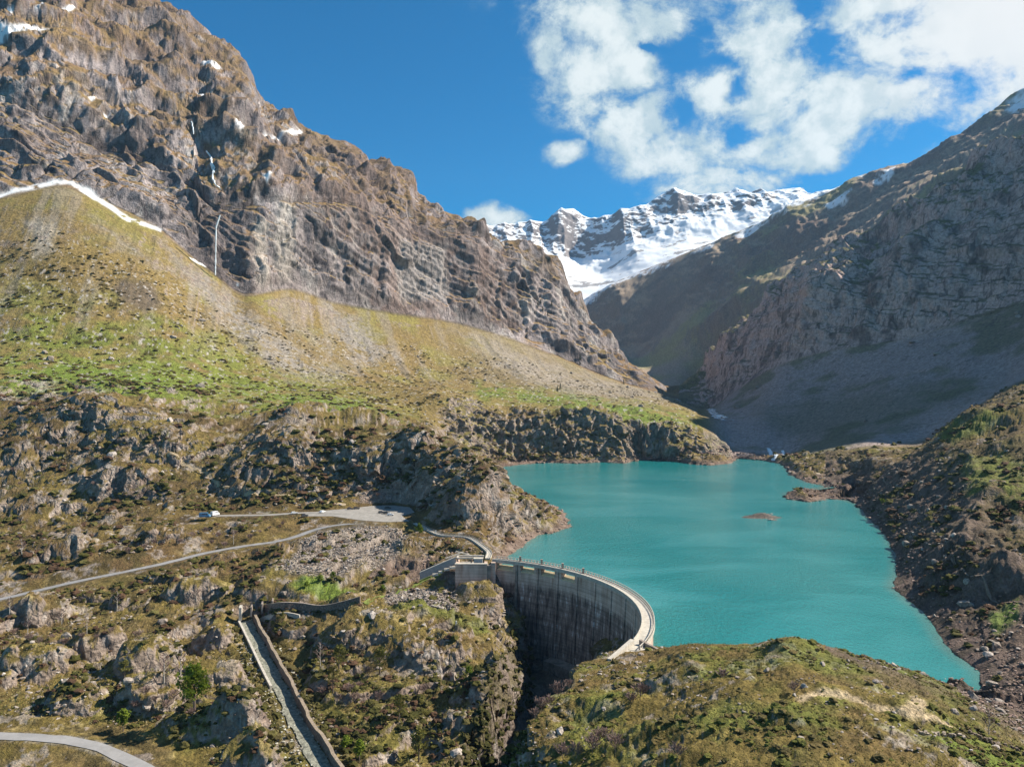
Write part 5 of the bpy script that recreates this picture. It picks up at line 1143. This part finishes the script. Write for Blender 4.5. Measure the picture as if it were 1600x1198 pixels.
for (x, y, s, l) in [(42,990,1.0,'bare pale birch below the upper road near the road bend'),(184,952,1.0,'bare birch close under the upper road'),(256,1066,1.15,'bare silver birch standing left of the bright green tree'),(280,1062,1.2,'slim bare birch just behind the bright green tree'),(306,938,.9,'bare birch on the straw coloured bank under the road'),
    (33,676,1.3,'lone bare tree on top of the shaded crag'),(33,868,1.2,'bare tree beside the dark ravine above the road'),(364,850,1.0,'bare thin tree on the bank under the parked vans'),(95,975,.8,'small bare birch amid dark scrub below the road'),(135,990,.8,'crooked bare birch on the scrub slope'),(15,960,.9,'bare birch in scrub below the road start'),(500,1040,1.0,'bare pale tree on the stony gully bank'),(1545,1152,.75,'lone leafless tree beside the dry stone wall'),(1095,1060,.1,None)]:
    if l: put(B1 if k % 2 else B2, x, y, s, l, 'tree'); k += 1
G1 = tree('green_tree', 11, 7.5, 3.4, M_leafG, M_bark2, 1300, .3); G2 = tree('olive_tree', 12, 7, 3.2, M_leafO, M_bark2, 520, .26)
for (x, y, s, r_, l) in [(303,1112,2.1,G1,'large bright green tree in the valley left of the spillway'),(192,1142,.95,G1,'small bright green tree above the lower road bend'),(655,838,.9,G1,'bushy green tree at the corner of the car park'),(733,1060,.55,G1,'tiny vivid green tree on the shaded knoll ledge'),
    (528,1045,1.35,G2,'tall sparse olive tree on the scree under the knoll'),(592,1052,1.4,G2,'wide olive tree below the knoll cliff'),(519,1080,1.2,G2,'grey green tree at the foot of the scree'),(623,1125,1.2,G2,'round olive tree on the terrace under the knoll'),(653,1190,1.3,G2,'spreading sparse tree at the bottom of the terrace'),(194,1060,1.0,G2,'dark leafy tree in the shadowed hollow'),
    (560,1190,.8,G1,'light green sapling clump beside the lower spillway wall'),(540,1175,.7,G1,'pale green sapling beside the spillway wall'),(500,912,.55,G1,'young green shrub at the foot of the boulder scree'),(520,908,.6,G1,'second young green shrub under the boulder scree'),(478,920,.5,G1,'low green shrub left of the young shrubs under the scree'),
    (425,985,.6,G2,'yellow green bush on the lawn at the spillway head'),(440,972,.6,G2,'feathery bush behind the spillway head lawn'),(598,925,.5,G1,'green bush on the bank above the stone wall')]:
    put(r_, x, y, s, l, 'tree')
S1 = tree('bare_bush', 31, 2.6, 2.2, None, M_twig, 0, 0, 24, 11, .014, .045); S2 = tree('bare_bush', 32, 2.2, 2.4, None, M_twig, 0, 0, 26, 11, .014, .045)
for grp, lab, pts in (('leafless bushes along the gorge rim','purple brown leafless bush on the rim above the dark gorge',[(792,1178),(800,1160),(812,1150),(822,1135),(835,1125),(846,1112),(858,1105),(782,1190),(870,1092),(800,1185),(815,1172),(888,1078)]),
    ('leafless bushes on the near right hill','leafless brown bush in the turf of the near right hill',[(932,1168),(945,1160),(925,1178),(960,1175),(880,1190),(900,1186),(1000,1095),(985,1105),(1060,1190),(1240,1085),(1130,1065)]),
    ('leafless bushes between the two roads','leafless brown bush on the slope between the two roads',[(300,842),(320,836),(340,842),(365,838),(390,845),(405,835),(420,828),(280,850),(260,846),(440,822),(240,852),(225,858),(330,852),(350,856),(378,830),(200,868)]),
    ('leafless bushes below the knoll','purple leafless bush in the shade under the knoll cliff',[(703,1062),(560,1075),(545,1085),(575,1060),(505,1090),(530,1095),(555,1100),(590,1100),(660,1085),(515,1050)]),
    ('leafless bushes in the lower valley','leafless bush in the scrubby valley left of the spillway',[(60,1010),(80,1000),(100,1010),(150,1000),(170,990),(130,1000),(45,1005),(230,1090),(240,1100),(260,1110),(270,1095),(300,1120),(210,1110),(20,995),(215,1000)]),
    ('leafless bushes on the crags','leafless bush on the crags left of the car park cliff',[(60,690),(90,700),(240,700),(300,720),(340,700),(150,760),(170,770),(190,640),(20,740),(30,760),(480,660),(560,770),(590,778),(620,775),(540,775)])):
    for (x, y) in pts: s_ = rs.uniform(.9, 1.6); put(S1 if rs.rand() < .5 else S2, x, y, s_, ('low ' if s_ < 1.15 else 'wide ' if s_ < 1.35 else 'tall ')+lab.split(' bush')[0].split(' in the')[0]+' bush '+where(x, y), 'bush', grp)
put(S1, 1388, 752, 1.6, 'pinkish leafless bush at the bend of the eastern shore path', 'bush'); G3 = tree('yellow_bush', 41, 3, 2, M_leafG, M_bark2, 300, .2); put(G3, 1380, 790, 1.4, 'single yellow green bush on the dark eastern bank', 'bush')
def conifer(seed):
    rnd = random.Random(seed); root = bpy.data.objects.new('pine_tree', None); sc.collection.objects.link(root); mb = MB(); mb.tube([(0,0,-1),(0,0,4),(0,0,9)], [.3,.2,.05], 5); mb.build('trunk', M_bark2, root); mb = MB()
    for k in range(60):
        z = 1+8*k/60; L = (9.6-z)*.36*rnd.uniform(.6, 1.1); a = k*2.4; c = Vector((0,0,z)); e = Vector((math.cos(a)*L, math.sin(a)*L, z-.35*L)); s = Vector((-math.sin(a), math.cos(a), 0))*.5; mb.add([c-s*.4, e-s*.7, e+Vector((0,0,-.4)), e+s*.7, c+s*.4+Vector((0,0,.3))], [(0,1,2,3,4)])
    mb.build('crown', M_leafD, root); return root
P1 = conifer(1)
for (x, y, s) in [(903,562,1.3),(974,600,1.2),(875,608,1.1),(870,612,1.0),(838,480,1.3),(846,486,1.2),(842,474,1.1),(852,494,1.1),(998,345,0),(857,478,1.0),(833,490,1.1),(905,570,.9)]:
    if s: put(P1, x, y, s, 'small dark pine on the spur and talus at the valley mouth', 'pine', 'pines on the spur', kmin=8.5)
# ------------------------------------------------------------------ vehicles
M_tyre = simple('tyre_rubber', (.03,.03,.03), var=.1); M_glass, g = make_mat('car_glass'); out(g, g.n('ShaderNodeBsdfPrincipled', ins={'Base Color': (.03,.04,.05,1), 'Roughness': .08, 'Specular IOR Level': .6}).outputs[0])
def paint_m(name, c): m, g = make_mat(name); out(g, g.n('ShaderNodeBsdfPrincipled', ins={'Base Color': (*c, 1), 'Roughness': .3, 'Coat Weight': .5}).outputs[0]); return m
M_lampw = paint_m('head_lamp', (.7,.7,.65)); M_lampr = paint_m('tail_lamp', (.35,.02,.02))
def vehicle(name, col, L, Wd, H, van, loc, rz, label, cat, group=None):
    pm_ = paint_m(name+'_paint', col); root = tag(empty(name, loc, rz), label, cat, group)
    if van: prof = [(-L/2,.35),(-L/2,H*.94),(-L/2+.15,H),(L/2-1.5,H),(L/2-.95,H*.62),(L/2-.1,H*.48),(L/2,.75),(L/2,.35)]
    else: prof = [(-L/2,.35),(-L/2,.85),(-L/2+.25,.98),(-L/2+.55,H-.12),(-L/2+1.0,H),(L/2-2.0,H),(L/2-1.25,.98),(L/2-.2,.82),(L/2,.65),(L/2,.35)]
    n = len(prof); mb = MB(); v = []
    for s in (-1, 1):
        for (x, z) in prof: v.append((x, s*(Wd/2-(.12 if z > .99 and not van else .04 if z > 1.2 else 0)), z))
    mb.add(v, [tuple(range(n))[::-1], tuple(range(n, 2*n))]+[(i, (i+1) % n, n+(i+1) % n, n+i) for i in range(n)]); o = mb.build('body', pm_, root)
    mb = MB()
    if van:
        mb.add([(L/2-1.44, -Wd/2+.18, H-.1), (L/2-1.44, Wd/2-.18, H-.1), (L/2-.93, Wd/2-.18, H*.66), (L/2-.93, -Wd/2+.18, H*.66)], [(0,1,2,3)]); 
        for s in (-1, 1): mb.box((L/2-1.9, s*(Wd/2-.02), H*.72), (.9, .06, .5)); mb.box((-.3, s*(Wd/2-.02), H*.74), (L*.35, .06, .42))
    else:
        mb.add([(L/2-1.97, -Wd/2+.2, H-.06), (L/2-1.97, Wd/2-.2, H-.06), (L/2-1.27, Wd/2-.14, 1.04), (L/2-1.27, -Wd/2+.14, 1.04)], [(0,1,2,3)]); mb.add([(-L/2+.98, -Wd/2+.2, H-.05), (-L/2+.98, Wd/2-.2, H-.05), (-L/2+.5, Wd/2-.14, 1.02), (-L/2+.5, -Wd/2+.14, 1.02)], [(3,2,1,0)])
        for s in (-1, 1): mb.box((-.45, s*(Wd/2-.08), 1.18), (L*.42, .06, .3))
    mb.build('window', M_glass, root)
    for sx in (-1, 1):
        for sy in (-1, 1):
            wb = MB(); wb.tube([(sx*L*.31, sy*(Wd/2-.2), .34), (sx*L*.31, sy*(Wd/2+.02), .34)], .34, 12); wo = wb.build('wheel', M_tyre, root); rb = MB(); rb.tube([(sx*L*.31, sy*(Wd/2+.02), .34), (sx*L*.31, sy*(Wd/2+.04), .34)], .19, 10); rb.build('rim', M_metal, wo)
    for sy in (-1, 1):
        hb('headlight', (L/2-.01, sy*(Wd/2-.3), .68), (.08, .35, .16), M_lampw, root); hb('tail_light', (-L/2+.0, sy*(Wd/2-.2), .8), (.06, .2, .22), M_lampr, root)
    return root
def ground_at(x, y, e): return We(x, y, e)
vehicle('camper_van', (.07,.24,.42), 6.4, 2.1, 2.9, True, ground_at(320,808,8.3), .1, 'long blue camper van parked at the left end of the track', 'van')
vehicle('white_van', (.75,.75,.76), 5.4, 2.0, 2.7, True, ground_at(336,805,8.4), 1.1, 'white high roofed van parked behind the blue camper', 'van')
for (x, y, c, rz, l) in [(460,802.5,(.72,.72,.72),.5,'white car at the roadside left of the gravel car park'),(476,806.5,(.05,.05,.055),.5,'dark car on the verge just below the track'),(504,800.5,(.68,.69,.70),1.2,'silver white car parked alone where the track widens'),
    (547,795.5,(.07,.05,.05),.3,'dark car at the back edge of the car park, left of its pair'),(557,795,(.05,.04,.04),.2,'dark car at the back edge of the car park, right of its pair'),(604,802.5,(.03,.03,.035),.1,'black car tucked behind the white car'),(596,801.5,(.06,.06,.065),.3,'dark grey car left of the black car'),(610,805,(.78,.78,.78),.15,'white car at the right end of the car park'),(606,794.5,(.06,.06,.05),0,'low dark car by the rock wall behind the car park')]:
    vehicle('parked_car', c, 4.3, 1.8, 1.5, False, ground_at(x, y, 8.74), rz, l, 'car')
# ------------------------------------------------------------------ dry stone walls, lower right
def dry_wall(lst, h, label, seed, col):
    line = hits(lst, .9); rnd = random.Random(seed); root = tag(empty('stone_wall', line[0]), label, 'wall'); o_ = line[0]; mb = MB()
    for p in line:
        z0 = gz(p.x, p.y)
        for lv in range(int(h/.35)):
            for q in range(2):
                s = rnd.uniform(.3, .5); c = Vector((p.x+rnd.uniform(-.25, .25), p.y+rnd.uniform(-.3, .3), z0+.1+lv*.33))-o_; mb.box(c, (s*1.5, s*1.1, s*.9), rnd.uniform(0, 3), rnd.uniform(.7, 1))
    o = mb.build('stones', col, root); o['kind'] = 'stuff'
M_dsw = simple('dark_wall_stone', (.17,.13,.10), var=.4, scale=1.2); M_dsl = simple('light_wall_stone', (.30,.25,.20), var=.4, scale=1.2)
dry_wall([(1440,1148),(1465,1147),(1490,1150),(1506,1154)], .8, 'low tumbled pale dry stone wall at the edge of the green field', 1, M_dsl)
dry_wall([(1515,1149),(1540,1158),(1570,1168),(1600,1181),(1640,1196)], 1.3, 'dark dry stone wall running to the right along the green field', 2, M_dsw)
bpy.context.view_layer.update()
same = {}
for o in sc.objects:
    if o.parent is None and o.get('group'): same.setdefault((o['group'], o['label']), []).append(o)
ORD = ['leftmost', 'second from left', 'third from left', 'fourth from left', 'fifth from left', 'sixth from left', 'seventh from left', 'eighth from left', 'ninth from left', 'tenth from left', 'eleventh from left', 'twelfth from left']
for (g_, l_), os_ in same.items():
    if len(os_) < 2 or len(os_) > 12: continue
    os_.sort(key=lambda o: o.location.x/o.location.y)
    for i_, o in enumerate(os_):
        q_ = ('left one of the pair', 'right one of the pair')[i_] if len(os_) == 2 else ORD[i_]+' of '+('three','four','five','six','seven','eight','nine','ten','eleven','twelve')[len(os_)-3]
        o['label'] = ' '.join((l_+', '+q_).split()[:18]) if len((l_+' '+q_).split()) <= 16 else l_.replace('well ', '').replace('leafless ', '').replace('mid sized', 'medium').replace('the hollow of the near hill', 'the near hollow').replace('the top of the near hill', 'the near hilltop').replace('the grassy mound under the gate block', 'the grassy mound').replace('the dark outcrop on the grass slope', 'the dark outcrop').replace('the narrow eastern beach', 'the east beach').replace('the foot of the long waterfall', 'the long waterfall')+', '+q_
for o in sc.objects:
    if o.parent is None and o.get('label') and len(o['label'].split()) > 16:
        w_ = o['label'].replace('pale loose concrete block on the bank below the sloping channel wall', 'loose concrete block below the channel wall').replace('thin pale concrete strut crossing the cutting behind the channel wall', 'thin concrete strut across the cutting').split()
        while len(w_) > 16: w_.pop(0)
        o['label'] = ' '.join(w_)
print('done')
